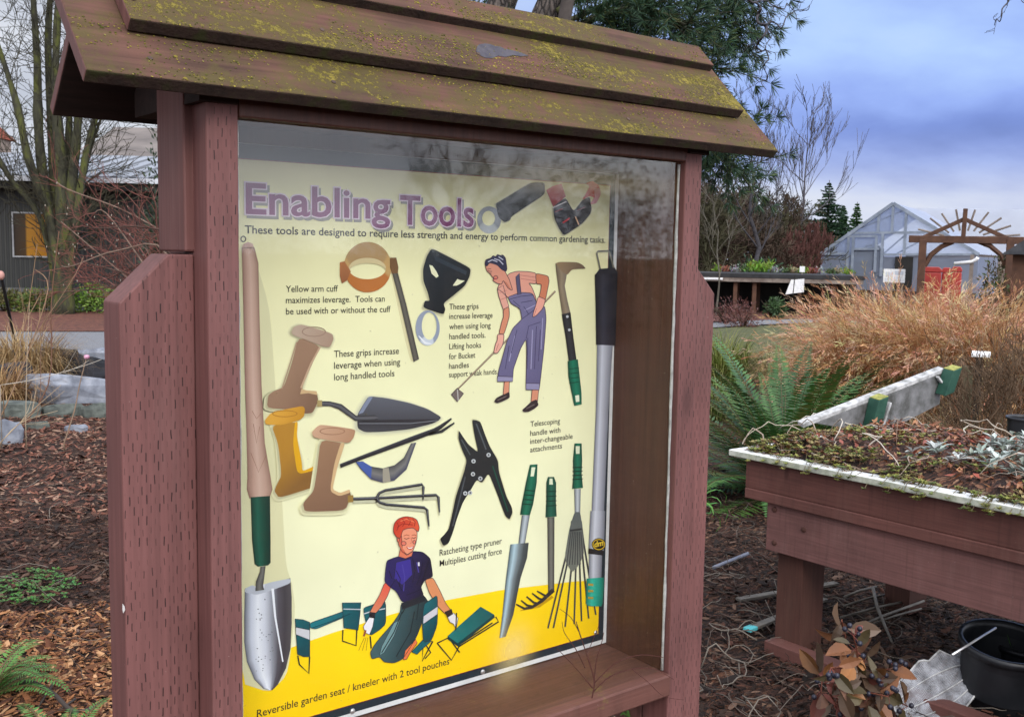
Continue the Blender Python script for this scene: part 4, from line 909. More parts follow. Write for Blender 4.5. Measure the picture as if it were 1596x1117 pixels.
tag(mb.build('curly_twigs',M_chip,smooth=True),kind='stuff')
# ------------------------------------------------------------------ tipped white bench board with green feet lying at the back of the table
M_bw=noisy('weathered_white_board',(.20,.20,.19),(.54,.54,.53),scale=22,rough=.85,stretch=(1,1,1),c3=(.40,.40,.40),bump=.4)
M_bg=noisy('green_painted_wood',(.010,.050,.034),(.024,.085,.055),scale=14,rough=.6); M_cut=noisy('lichened_end_grain',(.16,.17,.04),(.34,.33,.09),scale=60,rough=.9)
board=thing('tipped_bench','weathered white board with dark green feet lying tipped up behind the planting table','bench')
A=PD(1252,660,4.35); B=PD(1472,574,4.75); d=(B-A); dn=d.normalized(); dwn=Vector((.10,.10,-1)); dwn=(dwn-dn*dwn.dot(dn)).normalized(); fr_=dn.cross(dwn).normalized()
if fr_.dot(FW)>0: fr_=-fr_
# the board's broad underside faces the photographer; its painted edge looks up
MB().obox(A,d,-fr_*.034+Vector((0,0,.004)),dwn*.02).build('top_edge',M_bw,board,False,.003)
MB().prism([A+dn*.07+fr_*.0+dwn*.0205,A+d*.985+dwn*.0205,A+d*.965+dwn*.165,A+d*.60+dwn*.19,A+d*.36+dwn*.13],-fr_*.016).build('plank',noisy('grey_underside',(.055,.056,.05),(.20,.20,.205),scale=13,rough=.85),board,False,.002)  # mottled dirt and the underside's shade are both put into the grey
for t,hh in ((.44,.15),(.985,.105)):
    q=A+d*t+fr_*.003-dwn*.004; foot=MB().obox(q,dn*.062,fr_*.055,dwn*hh-dn*.055).build('foot',M_bg,board,False,.003)
    MB().obox(q-dwn*.0025+dn*.002+fr_*.001,dn*.058,fr_*.052,dwn*.0023).build('foot_end',M_cut,foot)
MB().bar(A+d*.55+fr_*.03+dwn*.04,A+d*.44+fr_*.04+dwn*.20,.020,.012).build('brace',M_bw,board,False,.002)
MB().bar(A+d*.93+fr_*.01+dwn*.02,A+d*.975+fr_*.02+dwn*.08,.016,.010).build('brace',M_bw,board,False,.002)
# nursery pot on the table's far right
M_blk=noisy('black_plastic',(.007,.008,.010),(.017,.018,.021),scale=6,rough=.42,bump=.05)
def pot(name,label,loc,rr,h,tilt=(0,0,0),mat=M_blk,group=None,cat='plant pot',soil=True):
    t_=thing(name,label,cat,loc,group); t_.rotation_euler=tilt
    MB().lathe((0,0,0),[(0.001,0),(rr*.78,0),(rr*.80,.004),(rr*.97,h*.9)],28).build('pot_wall',mat,t_,True)
    MB().lathe((0,0,0),[(rr*.93,h*.30),(rr*.95,h*.9),(rr*.96,h),(rr*1.05,h),(rr*1.05,h*.9),(rr*.975,h*.895)],28).build('pot_rim',mat,t_,True)
    if soil: MB().lathe((0,0,h*.30),[(.001,.004),(rr*.93,0)],28).build('pot_soil',M_mulch,t_,True)
    return t_
q=P(1598,668,2,.80); pot('nursery_pot','black nursery pot among dry leaves on the planting table',(q.x,q.y,.75),.075,.10)
# under the table
q=P(1562,992,2,.235)
bk=pot('nursery_pot','large empty black nursery pot standing a little askew under the planting table',(q.x,q.y,-.01),.145,.25,(R(7),R(-6),0),soil=False)
q=P(1590,1090,2,.02); b3_=pot('nursery_pot','small black pot with green shoots standing under the planting table',(q.x+.12,q.y+.05,0),.09,.17)
g=MB(); 
for i in range(14): 
    th=r.random()*6.28; leafquad(g,(r.gauss(0,.03),r.gauss(0,.03),.12),(math.cos(th)*.4,math.sin(th)*.4,1),(math.cos(th),math.sin(th),0),r.uniform(.10,.17),.012,(.10,.24,.04))
g.build('leaves',M_leaf,b3_)
M_net=bpy.data.materials.new('white_mesh'); M_net.use_nodes=True; t=M_net.node_tree; t.nodes.clear()
tcn=nd(t,'ShaderNodeTexCoord'); wv1=nd(t,'ShaderNodeTexWave',{'Vector':tcn.outputs['Object'],'Scale':120.},wave_type='BANDS',bands_direction='X'); wv2=nd(t,'ShaderNodeTexWave',{'Vector':tcn.outputs['Object'],'Scale':120.},wave_type='BANDS',bands_direction='Y')
mn_=nd(t,'ShaderNodeTexNoise',{'Vector':tcn.outputs['Object'],'Scale':22.,'Detail':4.})
mk=math_(t,'MULTIPLY_ADD',math_(t,'GREATER_THAN',math_(t,'MAXIMUM',wv1.outputs[0],wv2.outputs[0]),.78),.40,ramp(t,mn_.outputs[0],[(.4,.08),(.66,.55)]),clamp=True)
df=nd(t,'ShaderNodeBsdfDiffuse',{'Color':(.42,.43,.46,1)}); trn=nd(t,'ShaderNodeBsdfTransparent'); mxs=nd(t,'ShaderNodeMixShader',{0:mk,1:trn.outputs[0],2:df.outputs[0]}); nd(t,'ShaderNodeOutputMaterial',{0:mxs.outputs[0]})
ne=thing('mesh_basket','crumpled white plastic mesh basket lying under the planting table','basket')
c0=P(1462,1062,2,.10); ax=(P(1530,1032,2,.14)-P(1400,1090,2,.06)); ax.z=.02; ln=ax.length; ax.normalize(); side=Vector((-ax.y,ax.x,0)); 
mb=MB(); nu,nv=16,9
for j in range(nv+1):
    for i in range(nu+1):
        u=i/nu*2-1; v_=j/nv*2-1; wd=.105*math.sqrt(max(0,1-.92*u*u))+.006
        z=.060-.030*(1-v_*v_)*(1-.4*u*u)+.022*mnoise.noise(Vector((u*4,v_*4,1)))+.02*u
        p=c0+ax*(u*ln*.47)+side*(v_*wd*.62); mb.v.append((p.x,p.y,z+.02+v_*wd*.62+.03*u))
mb.f=[(j*(nu+1)+i,j*(nu+1)+i+1,(j+1)*(nu+1)+i+1,(j+1)*(nu+1)+i) for j in range(nv) for i in range(nu)]; mb.c=[None]*len(mb.f); mb.m=[0]*len(mb.f)
edge=[mb.v[i] for i in range(nu+1)]+[mb.v[j*(nu+1)+nu] for j in range(1,nv+1)]+[mb.v[nv*(nu+1)+i] for i in range(nu-1,-1,-1)]+[mb.v[j*(nu+1)] for j in range(nv-1,-1,-1)]
mb.build('mesh_body',M_net,ne,True); MB().tube(edge,.0035,5).build('rim',M_bw,ne,True)
for k in range(3):
    v_=(-.5,0,.55)[k]; pts=[]
    for i in range(nu+1):
        u=i/nu*2-1; wd=.105*math.sqrt(max(0,1-.92*u*u))+.006; z=.064-.030*(1-v_*v_)*(1-.4*u*u)+.02*u; p=c0+ax*(u*ln*.46)+side*(v_*wd*.62); pts.append((p.x,p.y,z+.02+v_*wd*.62+.03*u))
    MB().tube(pts,.0022,4).build('rib',M_bw,ne,True)
# stakes, offcuts and pipes lying on the soil
M_cane=noisy('weathered_cane',(.065,.055,.045),(.17,.15,.125),scale=12,rough=.7); M_cut2=noisy('blue_tipped_lath',(.03,.25,.30),(.08,.42,.45),scale=20)
canes=[((1318,985),(1440,936),.0055),((1310,962),(1424,934),.005),((1315,944),(1392,924),.005),((1352,975),(1436,948),.004),((1316,930),(1366,914),.006)]
for i,((x0,y0),(x1,y1),ra) in enumerate(canes):
    lab=('pale cane lying lowest of the canes under the planting table','pale cane second lowest under the planting table','pale cane in the middle of those under the planting table','thin short cane beside the others under the planting table','thick grey cane highest up behind the table leg')[i]
    a=P(x0,y0,2,.03); b=P(x1,y1,2,.05); o=MB().tube([a,(a+b)/2+Vector((0,0,.006)),b],ra,6).build('cane',M_cane,None,True); tag(o,lab,'cane','canes under the table')
for (x0,y0),(x1,y1),lab,mt in (((1150,934),(1222,922),'grey broken lath lying behind the table leg, the upper of two',M_cane),((1164,981),(1222,958),'grey lath with a turquoise painted tip lying by the table leg',M_cane)):
    a=P(x0,y0,2,.03); b=P(x1,y1,2,.03); b=b+(b-a)*1.2; lt=thing('lath',lab,'lath'); MB().bar(a,b,.035,.012).build('lath_body',mt,lt,False,.002)
    if 'turq' in lab: dd=(b-a).normalized(); MB().bar(a-dd*.001,a+dd*.05,.037,.014).build('painted_tip',M_cut2,lt,False,.002)
a=P(1112,884,2,.03); b=P(1166,862,2,.03); tag(MB().tube([a,b],.009,8).build('pipe',noisy('blue_grey_pipe',(.12,.13,.17),(.22,.23,.28)),None,True),'short blue-grey pipe lying on the twigs near the case','pipe')
a=P(1361,917,2,.06); pts=[a,P(1367,945,2,.05),P(1378,972,2,.04),P(1390,1000,2,.03)]; tag(MB().tube(pts,[.008,.007,.006,.004],6).build('stick',M_cane,None,True),'pale crooked stick standing under the planting table','stick')
a=PD(1484,1020,3.3); b=PD(1552,978,3.5); tag(MB().tube([a,b],.004,6).build('wire_handle',M_screw,None,True),'thin wire handle across the mouth of the large black pot','wire')
# ------------------------------------------------------------------ far right : greenhouse, arbor, nursery bench
def frame(px,d):
    """ground point under pixel column px at the given depth, and a rotation that faces the photograph's viewpoint"""
    q=PD(px,H(px),d); return (q.x,q.y,0)
class Loc:
    def __init__(s,px,d,face=True): s.px,s.d=px,d; s.o=frame(px,d); s.th=math.atan((px-798)/FPX) if face else 0.; s.k=math.cos(s.th)
    def x(s,px): return (px-s.px)*s.d/FPX*s.k
    def z(s,px,py): return 1.5-(py-H(px))*s.d/FPX
    def p(s,px,py,y=0): return (s.x(px),y,s.z(px,py))
    def thing(s,name,label,cat,group=None): return thing(name,label,cat,s.o,group,-YAW-s.th)
M_poly=bpy.data.materials.new('greenhouse_film'); M_poly.use_nodes=True; t=M_poly.node_tree; t.nodes.clear()
b=nd(t,'ShaderNodeBsdfPrincipled',{'Base Color':(.50,.57,.70,1),'Roughness':.35}); tr=nd(t,'ShaderNodeBsdfTransparent',{'Color':(.85,.9,1,1)}); tl=nd(t,'ShaderNodeBsdfTranslucent',{'Color':(.5,.55,.66,1)})
m1=nd(t,'ShaderNodeMixShader',{0:.35,1:b.outputs[0],2:tl.outputs[0]}); m2_=nd(t,'ShaderNodeMixShader',{0:.62,1:m1.outputs[0],2:tr.outputs[0]}); nd(t,'ShaderNodeOutputMaterial',{0:m2_.outputs[0]})
M_film=noisy('white_roof_film',(.46,.49,.56),(.56,.59,.65),scale=.6,rough=.4)
t=M_film.node_tree; pb=[n for n in t.nodes if n.type=='BSDF_PRINCIPLED'][0]; ou=[n for n in t.nodes if n.type=='OUTPUT_MATERIAL'][0]
tl=nd(t,'ShaderNodeBsdfTranslucent',{'Color':(.72,.78,.92,1)}); t.links.new(nd(t,'ShaderNodeMixShader',{0:.5,1:pb.outputs[0],2:tl.outputs[0]}).outputs[0],ou.inputs[0])
M_galv=noisy('galvanised_tube',(.17,.20,.25),(.28,.32,.38),scale=3,rough=.5,metal=.3)
M_tan=noisy('tan_board',(.20,.15,.12),(.33,.26,.21),scale=2,rough=.8); M_dark=noisy('recess_shade',(.010,.010,.010),(.022,.02,.018),scale=2,rough=.9)
M_wood=noisy('stained_timber',(.055,.024,.014),(.10,.045,.024),scale=5,rough=.75); M_grw=noisy('greyed_timber',(.12,.09,.075),(.24,.20,.17),scale=5,rough=.8)
g=Loc(1388,42); gh=g.thing('greenhouse','pale film-covered greenhouse whose tubular gable end faces the garden','greenhouse'); gh.rotation_euler.z-=.16
E_l,E_r,AP=g.p(1275,396),g.p(1522,398),g.p(1388,319); zb=0; D_=9
tri=lambda y:[(E_l[0],y,E_l[2]),(E_r[0],y,E_r[2]),(AP[0],y,AP[2])]
MB().add([(E_l[0],0,.25),(E_r[0],0,.25),(E_r[0],0,E_r[2]),(AP[0],0,AP[2]),(E_l[0],0,E_l[2])],[(0,1,2,3,4)]).build('gable_film',M_poly,gh)
MB().obox((E_l[0]-.05,-.1,E_l[2]),(AP[0]-E_l[0]+.05,0,AP[2]-E_l[2]),(0,D_,0),(0,0,.03)).build('roof_film',M_film,gh)
MB().obox((AP[0],-.1,AP[2]),(E_r[0]-AP[0],0,E_r[2]-AP[2]),(0,D_,0),(0,0,.03)).build('roof_film',M_film,gh)
for xx in (E_l[0],E_r[0]): MB().box(xx-.02,xx+.02,.02,D_,0,E_l[2]-.03).build('side_film',M_poly,gh)
MB().box(E_l[0]+.1,E_r[0]-.1,D_-.1,D_,0,1.62).build('end_wall',M_tan,gh)
fr=MB(); k=.075
for a,b_ in ((E_l,AP),(AP,E_r)): fr.bar((a[0],-.06,a[2]),(b_[0],-.06,b_[2]),.1,.13)
for px,py0,py1 in ((1366,333,364),(1388,319,364),(1409,330,364),(1319,362,432),(1296,380,396),(1374,364,432),(1364,368,425),(1327,368,425),(1409,364,398)): fr.bar(g.p(px,py0,-.05),g.p(px,py1,-.05),k*1.4,.06,up=(0,1,0))
for x0,x1,py in ((1319,1452,364),(1320,1364,369),(1276,1320,396.5),(1374,1522,398),(1324,1370,389)): fr.bar(g.p(x0,py,-.045),g.p(x1,py,-.045),.06,.09)
fr.bar(g.p(1330,358,.3),g.p(1400,330,.5),.05,.05); fr.bar(g.p(1374,396,.4),g.p(1408,366,.4),.05,.05); fr.bar(g.p(1395,396,.4),g.p(1440,372,.4),.05,.05)
fr.build('tube_frame',M_galv,gh)
MB().box(g.x(1310),g.x(1360),1.5,2.1,1.1,1.24).box(g.x(1312),g.x(1362),1.5,2.1,1.55,1.95).build('bench_stack',M_dark,gh)
MB().obox(g.p(1372,432,-.1),(g.x(1424)-g.x(1393),0,0),(0,.06,0),(0,0,1.05)).build('panel',M_tan,gh) if False else None
MB().box(g.x(1396),g.x(1424),-.12,-.08,.3,g.z(1400,401)).build('doorway_shade_panel',M_dark,gh)  # solid dark panel, the shade inside a doorway put into its colour
g2=Loc(1560,50); wh=g2.thing('greenhouse','long white-roofed greenhouse behind the timber arbor, ridge running off to one side','greenhouse')
r0,r1=g2.p(1392,318,3),g2.p(1760,330,3); e0,e1=g2.p(1470,398,0),g2.p(1800,400,0)
MB().add([(g2.x(1400),0,g2.z(1400,396)),e1,r1,r0,(g2.x(1400),6,g2.z(1400,396)),(e1[0],6,e1[2])],[(0,1,2,3),(3,2,5,4)]).build('roof_film',M_film,wh)
MB().box(g2.x(1405),e1[0]-.2,.25,.4,0,e1[2]-.02).build('side_wall',M_tan,wh)
# arbor with a sunburst of sticks
a_=Loc(1500,22); ar=a_.thing('garden_arbor','dark timber arbor with a pitched top and a sunburst of sticks','arbor')
for px in (1436,1572): MB().bar(a_.p(px,372,0)[:2]+(0,),a_.p(px,374,0),.15,.15,up=(0,1,0)).build('post',M_wood,ar,False,.01)
MB().bar(a_.p(1413,373),a_.p(1592,377),.12,.15).build('beam',M_wood,ar,False,.01)
MB().bar(a_.p(1499,373,-.02),a_.p(1500,327,-.02),.09,.09,up=(0,1,0)).build('king_post',M_wood,ar,False,.008)
for x1,y1 in ((1436,371),(1566,373)): MB().bar(a_.p(1499,343,.02),a_.p(x1,y1,.02),.09,.085).build('rafter',M_wood,ar,False,.008)
for s_,px in ((1,1436),(-1,1572)):
    pts=[a_.p(px+s_*4,416,.03),a_.p(px+s_*14,398,.03),a_.p(px+s_*30,385,.03),a_.p(px+s_*48,378,.03)]; MB().tube(pts,.055,6).build('brace',M_wood,ar)
for tx,ty in ((1413,372),(1427,358),(1445,341),(1463,334),(1485,328),(1515,329),(1536,333),(1556,342),(1571,354),(1586,368)):
    bx=1499+(tx-1499)*.42; by=372+(ty-372)*.25; MB().tube([a_.p(bx,by,.0),a_.p(tx,ty,.0)],.022,5).build('stick',M_grw,ar)
for px,py in ((1493,400),(1510,372)): pass
# red bins behind the grasses
M_red=noisy('red_plastic',(.27,.022,.02),(.38,.045,.035),scale=3,rough=.45)
for i,(px,w_,top,lab) in enumerate(((1454,27,417,'widest of the red lidded bins, standing under the arbor'),(1476.5,13,418,'narrow red bin in the middle of the row under the arbor'),(1492,15,416.5,'narrow red bin at the far end of the row near the pipe'))):
    q=Loc(px,24); bn_=q.thing('lidded_bin',lab,'bin','red bins under the arbor'); hw=w_*24/FPX/2; zt=q.z(px,top)
    MB().box(-hw,hw,-hw*.9,hw*.9,0,zt-.12).build('bin_body',M_red,bn_,False,.03)
    pts=[(-hw*1.06,zt-.12),(hw*1.06,zt-.12),(hw*1.06,zt-.06),(hw*.7,zt),(-hw*.7,zt),(-hw*1.06,zt-.06)]; MB().prism([(x,-hw*.95,z) for x,z in pts],(0,hw*1.9,0)).build('lid',M_red,bn_,False,.015)
# notice board, pipe
M_pr=noisy('notice_print',(.30,.34,.42),(.72,.74,.78),scale=4.5,rough=.5,detail=2)
q=Loc(1396,23); nb=q.thing('notice_board','white notice board with picture panels standing among the tan grasses','notice board')
MB().obox(q.p(1378,441),(q.x(1412)-q.x(1378),0,0),(0,.03,0),(0,0,q.z(1396,420)-q.z(1396,441))).build('board',M_white,nb)
for x0,x1,y0,y1 in ((1382,1392,432,425),(1396,1409,429,423),(1381,1391,440,434.5),(1395,1406,439,432)): MB().obox(q.p(x0,y0,-.006),(q.x(x1)-q.x(x0),0,0),(0,.004,0),(0,0,q.z(1396,y1)-q.z(1396,y0))).build('picture_panel',M_pr,nb)
for px in (1383,1408): MB().bar((q.x(px),.045,0),(q.x(px),.045,q.z(px,424)),.05,.05,up=(0,1,0)).build('post',M_grw,nb)
q=Loc(1520,20); pi=q.thing('standpipe','white pipe arm on a thin timber post beside the red bins','standpipe')
MB().tube([q.p(1487,412),q.p(1515,409),q.p(1522,405),q.p(1524,402)],.035,7).build('pipe_arm',M_white,pi,True); MB().bar((q.x(1513),.06,0),(q.x(1515),.06,q.z(1515,398)),.07,.07,up=(0,1,0)).build('post',M_grw,pi)
q=Loc(1600,17); hu=q.thing('garden_hut','small brown hut with a dark shingled roof beside the arbor','hut')
MB().box(q.x(1578),q.x(1640),0,.9,0,q.z(1600,396)).build('wall',M_wood,hu); MB().prism([(q.x(1560),-.2,q.z(1600,398)),(q.x(1600),-.2,q.z(1600,372)),(q.x(1660),-.2,q.z(1600,398))],(0,1.3,0)).build('roof',noisy('dark_shingle',(.03,.032,.038),(.06,.062,.07),scale=8,rough=.9),hu)
MB().obox(q.p(1543,428,-.3),(q.x(1554)-q.x(1543),0,0),(0,.02,0),(0,0,.17)).build('small_sign',M_white,hu) if False else None
# nursery bench : long low lean-to with plants on its flat roof
q=Loc(1200,27); be=q.thing('nursery_bench','long low dark nursery shelter with potted plants on its flat top','shelter')
zt=q.z(1200,428)
MB().box(q.x(1060),q.x(1345),-.35,2.2,zt-.10,zt).build('flat_top',noisy('black_felt',(.012,.012,.014),(.03,.03,.032),scale=3,rough=.8),be)
MB().box(q.x(1062),q.x(1343),-.33,-.25,zt-.21,zt-.101).build('fascia',M_grw,be); MB().box(q.x(1094),q.x(1128),-.37,-.351,zt-.17,zt-.115).build('white_edge',M_white,be)
MB().box(q.x(1062),q.x(1343),1.9,2.1,0,zt-.11).build('back_wall',M_dark,be)
for px in (1098,1148,1178,1248,1300): MB().box(q.x(px)-.05,q.x(px)+.05,-.2,-.1,0,zt-.101).build('post',M_wood,be)
for x0,x1 in ((1146,1152),(1172,1186)): MB().box(q.x(x0),q.x(x1),1.2,1.26,0,zt-.12).build('plank_panel',M_wood,be)
sgn=q.thing('hanging_sheet','white folded sheet of card hanging from the front of the nursery shelter','sign'); 
MB().prism([q.p(1226,459,-.42),q.p(1237,457,-.42),q.p(1239,436,-.42),q.p(1234,436,-.42)],(0,.01,0)).prism([q.p(1238.5,457,-.42),q.p(1254,455,-.44),q.p(1254,434.5,-.44),q.p(1240,436,-.42)],(0,.01,0)).build('card',M_white,sgn); MB().bar(q.p(1238,460,-.41),q.p(1239,430,-.41),.025,.02,up=(0,1,0)).build('stake',M_dark,sgn)
lbs=q.thing('plant_label','small white square label standing on the nursery shelter roof','label'); MB().obox(q.p(1247,425,.1),(q.x(1255)-q.x(1247),0,0),(0,.01,0),(0,0,.15)).build('label_plate',M_white,lbs); MB().box(q.x(1250.5),q.x(1251.5),.115,.13,zt,q.z(1251,421)).build('stem',M_grw,lbs)
r=random.Random(3)
for i in range(16):
    px=1118+i*13.5+r.uniform(-3,3); loc=Vector(q.o)+Matrix.Rotation(-YAW-q.th,3,'Z')@Vector((q.x(px),r.uniform(-.15,1.2),zt)); c=r.choice([(.10,.16,.03),(.16,.20,.04),(.20,.11,.07),(.14,.13,.08),(.24,.22,.18)])
    desc=('lime green','russet','grey','dull green','straw')[i%5]; c={'lime green':(.17,.27,.03),'russet':(.22,.08,.05),'grey':(.26,.26,.25),'dull green':(.07,.11,.04),'straw':(.30,.25,.14)}[desc]
    big=1.75 if 4<=i<=6 else 1.; c=(.16,.27,.03) if 4<=i<=6 else c
    pl=MB(); 
    for k in range(110): leafquad(pl,(loc.x+max(-.16,min(.16,r.gauss(0,.07)))*big,loc.y+r.gauss(0,.06),loc.z+.02+abs(r.gauss(0,.05))*big*1.3),(r.gauss(0,1),r.gauss(0,1),1.2),(r.gauss(0,1),r.gauss(0,1),.2),.09*big,.035,tuple(v*r.uniform(.6,1.2) for v in c))
    tag(pl.build('low_plant',M_leaf),('lime green tuft' if 4<=i<=6 else 'low '+desc+' tuft')+' growing on the flat top of the nursery shelter','plant','plants along the nursery shelter top')
# ------------------------------------------------------------------ left : dark clad building with a metal roof, another roof behind it
def clad_mat():
    m_,t,b=newmat('ribbed_dark_cladding'); tc=nd(t,'ShaderNodeTexCoord'); s=nd(t,'ShaderNodeSeparateXYZ',{0:tc.outputs['Object']})
    f=math_(t,'FRACT',math_(t,'MULTIPLY',s.outputs[0],1/.105)); n_=nd(t,'ShaderNodeTexNoise',{'Vector':tc.outputs['Object'],'Scale':.8,'Detail':4.})
    col=mixc(t,ramp(t,f,[(.0,0.),(.10,1.),(.55,1.),(.66,.25)]),(.011,.012,.012),ramp(t,n_.outputs[0],[(.3,(.022,.023,.020)),(.7,(.036,.036,.030))]))
    bp=nd(t,'ShaderNodeBump',{'Strength':.7,'Distance':.03,'Height':ramp(t,f,[(.0,0.),(.12,1.),(.5,1.),(.62,0.)])})
    setb(t,b,Base_Color=col,Roughness=.55,Normal=bp.outputs[0]); return m_
M_clad=clad_mat(); M_conc=noisy('concrete_footing',(.07,.07,.07),(.13,.13,.13),scale=1.5,rough=.9)
def seam_mat():
    m_,t,b=newmat('standing_seam_roof'); tc=nd(t,'ShaderNodeTexCoord'); s=nd(t,'ShaderNodeSeparateXYZ',{0:tc.outputs['Object']})
    n_=nd(t,'ShaderNodeTexNoise',{'Vector':tc.outputs['Object'],'Scale':.5,'Detail':3.}); f=math_(t,'FRACT',math_(t,'MULTIPLY',s.outputs[0],1/.42))
    col=mixc(t,ramp(t,f,[(.0,1.),(.34,1.),(.40,0.),(.95,0.)]),ramp(t,n_.outputs[0],[(.3,(.22,.24,.275)),(.7,(.33,.35,.39))]),(.05,.055,.065))
    setb(t,b,Base_Color=col,Roughness=.38,Metallic=.25); return m_
M_seam=seam_mat(); M_broof=noisy('beige_barn_roof',(.10,.085,.078),(.17,.145,.13),scale=.5,rough=.8,stretch=(1,1,5))
q=Loc(125,24,False); bl=q.thing('clad_building','dark ribbed-metal building with a pale standing seam roof behind the mossy tree','building'); bl.rotation_euler=(0,0,-YAW+.10)
x0,x1=q.x(-420),q.x(700); ze=q.z(125,280)
MB().box(x0,x1,0,7,.5,ze).build('wall',M_clad,bl); MB().box(x0-.05,x1+.05,-.06,7.1,0,.5).build('footing',M_conc,bl)
MB().prism([(x0-.4,-.55,ze+.02),(x0-.4,5.5,ze+.98),(x0-.4,5.5,ze+.91),(x0-.4,-.55,ze-.05)],(x1-x0+.8,0,0)).build('roof',M_seam,bl)
MB().box(x0-.4,x1+.4,-.64,-.56,ze-.13,ze-.02).build('gutter',noisy('pale_gutter',(.42,.44,.48),(.6,.62,.66),rough=.4),bl); MB().box(x0-.4,x1+.4,-.55,-.50,ze-.30,ze-.131).build('fascia',M_dark,bl)
wx0,wx1,wz0,wz1=q.x(27),q.x(86),q.z(50,400),q.z(50,335)
wf=MB(); 
for a_0,a_1,b_0,b_1 in ((wx0-.035,wx1+.035,wz0-.035,wz0),(wx0-.035,wx1+.035,wz1,wz1+.035),(wx0-.035,wx0,wz0,wz1),(wx1,wx1+.035,wz0,wz1)): wf.box(a_0,a_1,-.05,.01,b_0,b_1)
wfo=wf.build('window',noisy('window_frame',(.22,.225,.23),(.32,.325,.33),rough=.5),bl)
def pane_mat():  # amber over most of the pane: an orange reflection painted into the glass colour
    m_,t,b=newmat('amber_reflection_pane'); tc=nd(t,'ShaderNodeTexCoord'); s=nd(t,'ShaderNodeSeparateXYZ',{0:tc.outputs['Object']})
    f=ramp(t,math_(t,'DIVIDE',math_(t,'SUBTRACT',s.outputs[0],wx0),wx1-wx0),[(.0,(.035,.024,.016)),(.28,(.06,.035,.016)),(.33,(.36,.165,.018)),(.8,(.32,.14,.016)),(1.,(.24,.10,.014))])
    setb(t,b,Base_Color=f,Roughness=.12,Specular_IOR_Level=.12); return m_
MB().box(wx0,wx1,-.018,-.012,wz0,wz1).build('pane',pane_mat(),wfo)
q2=Loc(200,48,False); bb=q2.thing('barn','large barn with a weathered beige roof beyond the clad building','barn'); zr=q2.z(200,196)+.35; 
MB().prism([(q2.x(118),0,q2.z(180,250)),(q2.x(118),5,zr),(q2.x(118),12,q2.z(180,250))],(q2.x(760)-q2.x(118),0,0)).build('roof',M_broof,bb); MB().box(q2.x(122),q2.x(756),.3,11.6,0,q2.z(180,251)).build('wall',M_tan,bb)
q3=Loc(-20,44,False); rr_=q3.thing('red_roofed_house','house with an orange-red roof seen through the branches','house')
MB().prism([(q3.x(-160),0,q3.z(0,196)),(q3.x(-160),4,q3.z(0,150)),(q3.x(-160),8,q3.z(0,196))],(q3.x(-108)-q3.x(-160),0,0)).build('roof',noisy('red_tiles',(.24,.06,.03),(.38,.11,.06),scale=1),rr_); MB().box(q3.x(-156),q3.x(-112),.3,7.6,0,q3.z(0,196)).build('wall',M_tan,rr_)
# rocks of the old dry wall
M_slate=noisy('pale_slate',(.11,.12,.145),(.27,.285,.32),scale=7,rough=.75,bump=.5,c3=(.18,.195,.23)); M_dslate=noisy('dark_slate',(.014,.015,.019),(.04,.041,.05),scale=6,rough=.7,bump=.5); M_gstone=noisy('mossy_stone',(.05,.058,.052),(.13,.145,.125),scale=9,rough=.85,bump=.5)
def rock(cx,cy,wpx,hpx,d,mat,lab,seed,flat=1.):
    """cx,cy: middle of the stone's lower edge in the photo"""
    p=P(cx,cy,2,0); dd=(p-CAM_POS).dot(FW); w_=wpx*dd/FPX; h=hpx*dd/FPX*flat
    m2=MB(); rr2=random.Random(seed); nseg=9; th0=rr2.random()
    base=[(math.cos(th0+6.283*i/nseg)*rr2.uniform(.72,1.12),math.sin(th0+6.283*i/nseg)*rr2.uniform(.7,1.12)) for i in range(nseg)]
    sx_,sy_=rr2.uniform(-.14,.14),rr2.uniform(-.3,.0)
    for k,hh in ((.94,0),(1.,.3),(1.02,.66),(.93,.92),(.80,1.0)):
        for (bx_,by_) in base:
            jx,jy=rr2.gauss(0,.035),rr2.gauss(0,.03); m2.v.append(((bx_*k+jx)*w_/2,(by_*k+jy)*w_*.34,h*max(0,hh*(1+sx_*bx_+sy_*by_)+rr2.gauss(0,.05)*(hh>.1))))
    for i in range(4):
        for j in range(nseg): m2.f.append((i*nseg+j,i*nseg+(j+1)%nseg,(i+1)*nseg+(j+1)%nseg,(i+1)*nseg+j))
    m2.f.append(tuple(4*nseg+j for j in range(nseg))); m2.c=[None]*len(m2.f); m2.m=[0]*len(m2.f)
    o=m2.build('stone',mat,None,False,min(.012,w_*.012),loc=(p.x,p.y,-.01)); o.rotation_euler=(0,0,-YAW+.25+rr2.uniform(-.15,.15)); return tag(o,lab,'stone','stones of the low dry wall')
rock(100,624,150,38,0,M_slate,'broad flat pale grey slab, largest of the stones beside the buttress',1)
rock(48,622,40,20,0,M_gstone,'small greenish stone tucked against the pale slab',2)
rock(70,588,120,44,0,M_dslate,'long dark slate slab leaning above the pale slab',3)
rock(130,590,80,34,0,M_dslate,'dark slate block partly behind the case buttress',4)
rock(150,560,70,18,0,M_slate,'low grey stone on the edge of the gravel path',5)
rock(102,572,44,16,0,M_slate,'small blue-grey stone resting on the dark slates',6)
rock(30,650,70,26,0,M_gstone,'rounded mossy stone below the pale slab',7)
rock(95,648,60,20,0,M_gstone,'low greenish grey cobble in front of the pale slab',8)
rock(150,650,50,22,0,M_gstone,'dull green cobble half hidden by the case buttress',9)
rock(10,690,60,34,0,M_slate,'pale cobble at the edge of the stems, nearest of the stones',10)
rock(58,668,34,12,0,M_gstone,'flat teal-green cobble lying in the bark',11)
rock(118,672,36,12,0,M_slate,'small whitish cobble lying in the bark',12)
rock(20,606,60,40,0,M_dslate,'dark stone under the straw-coloured grass clump',13)
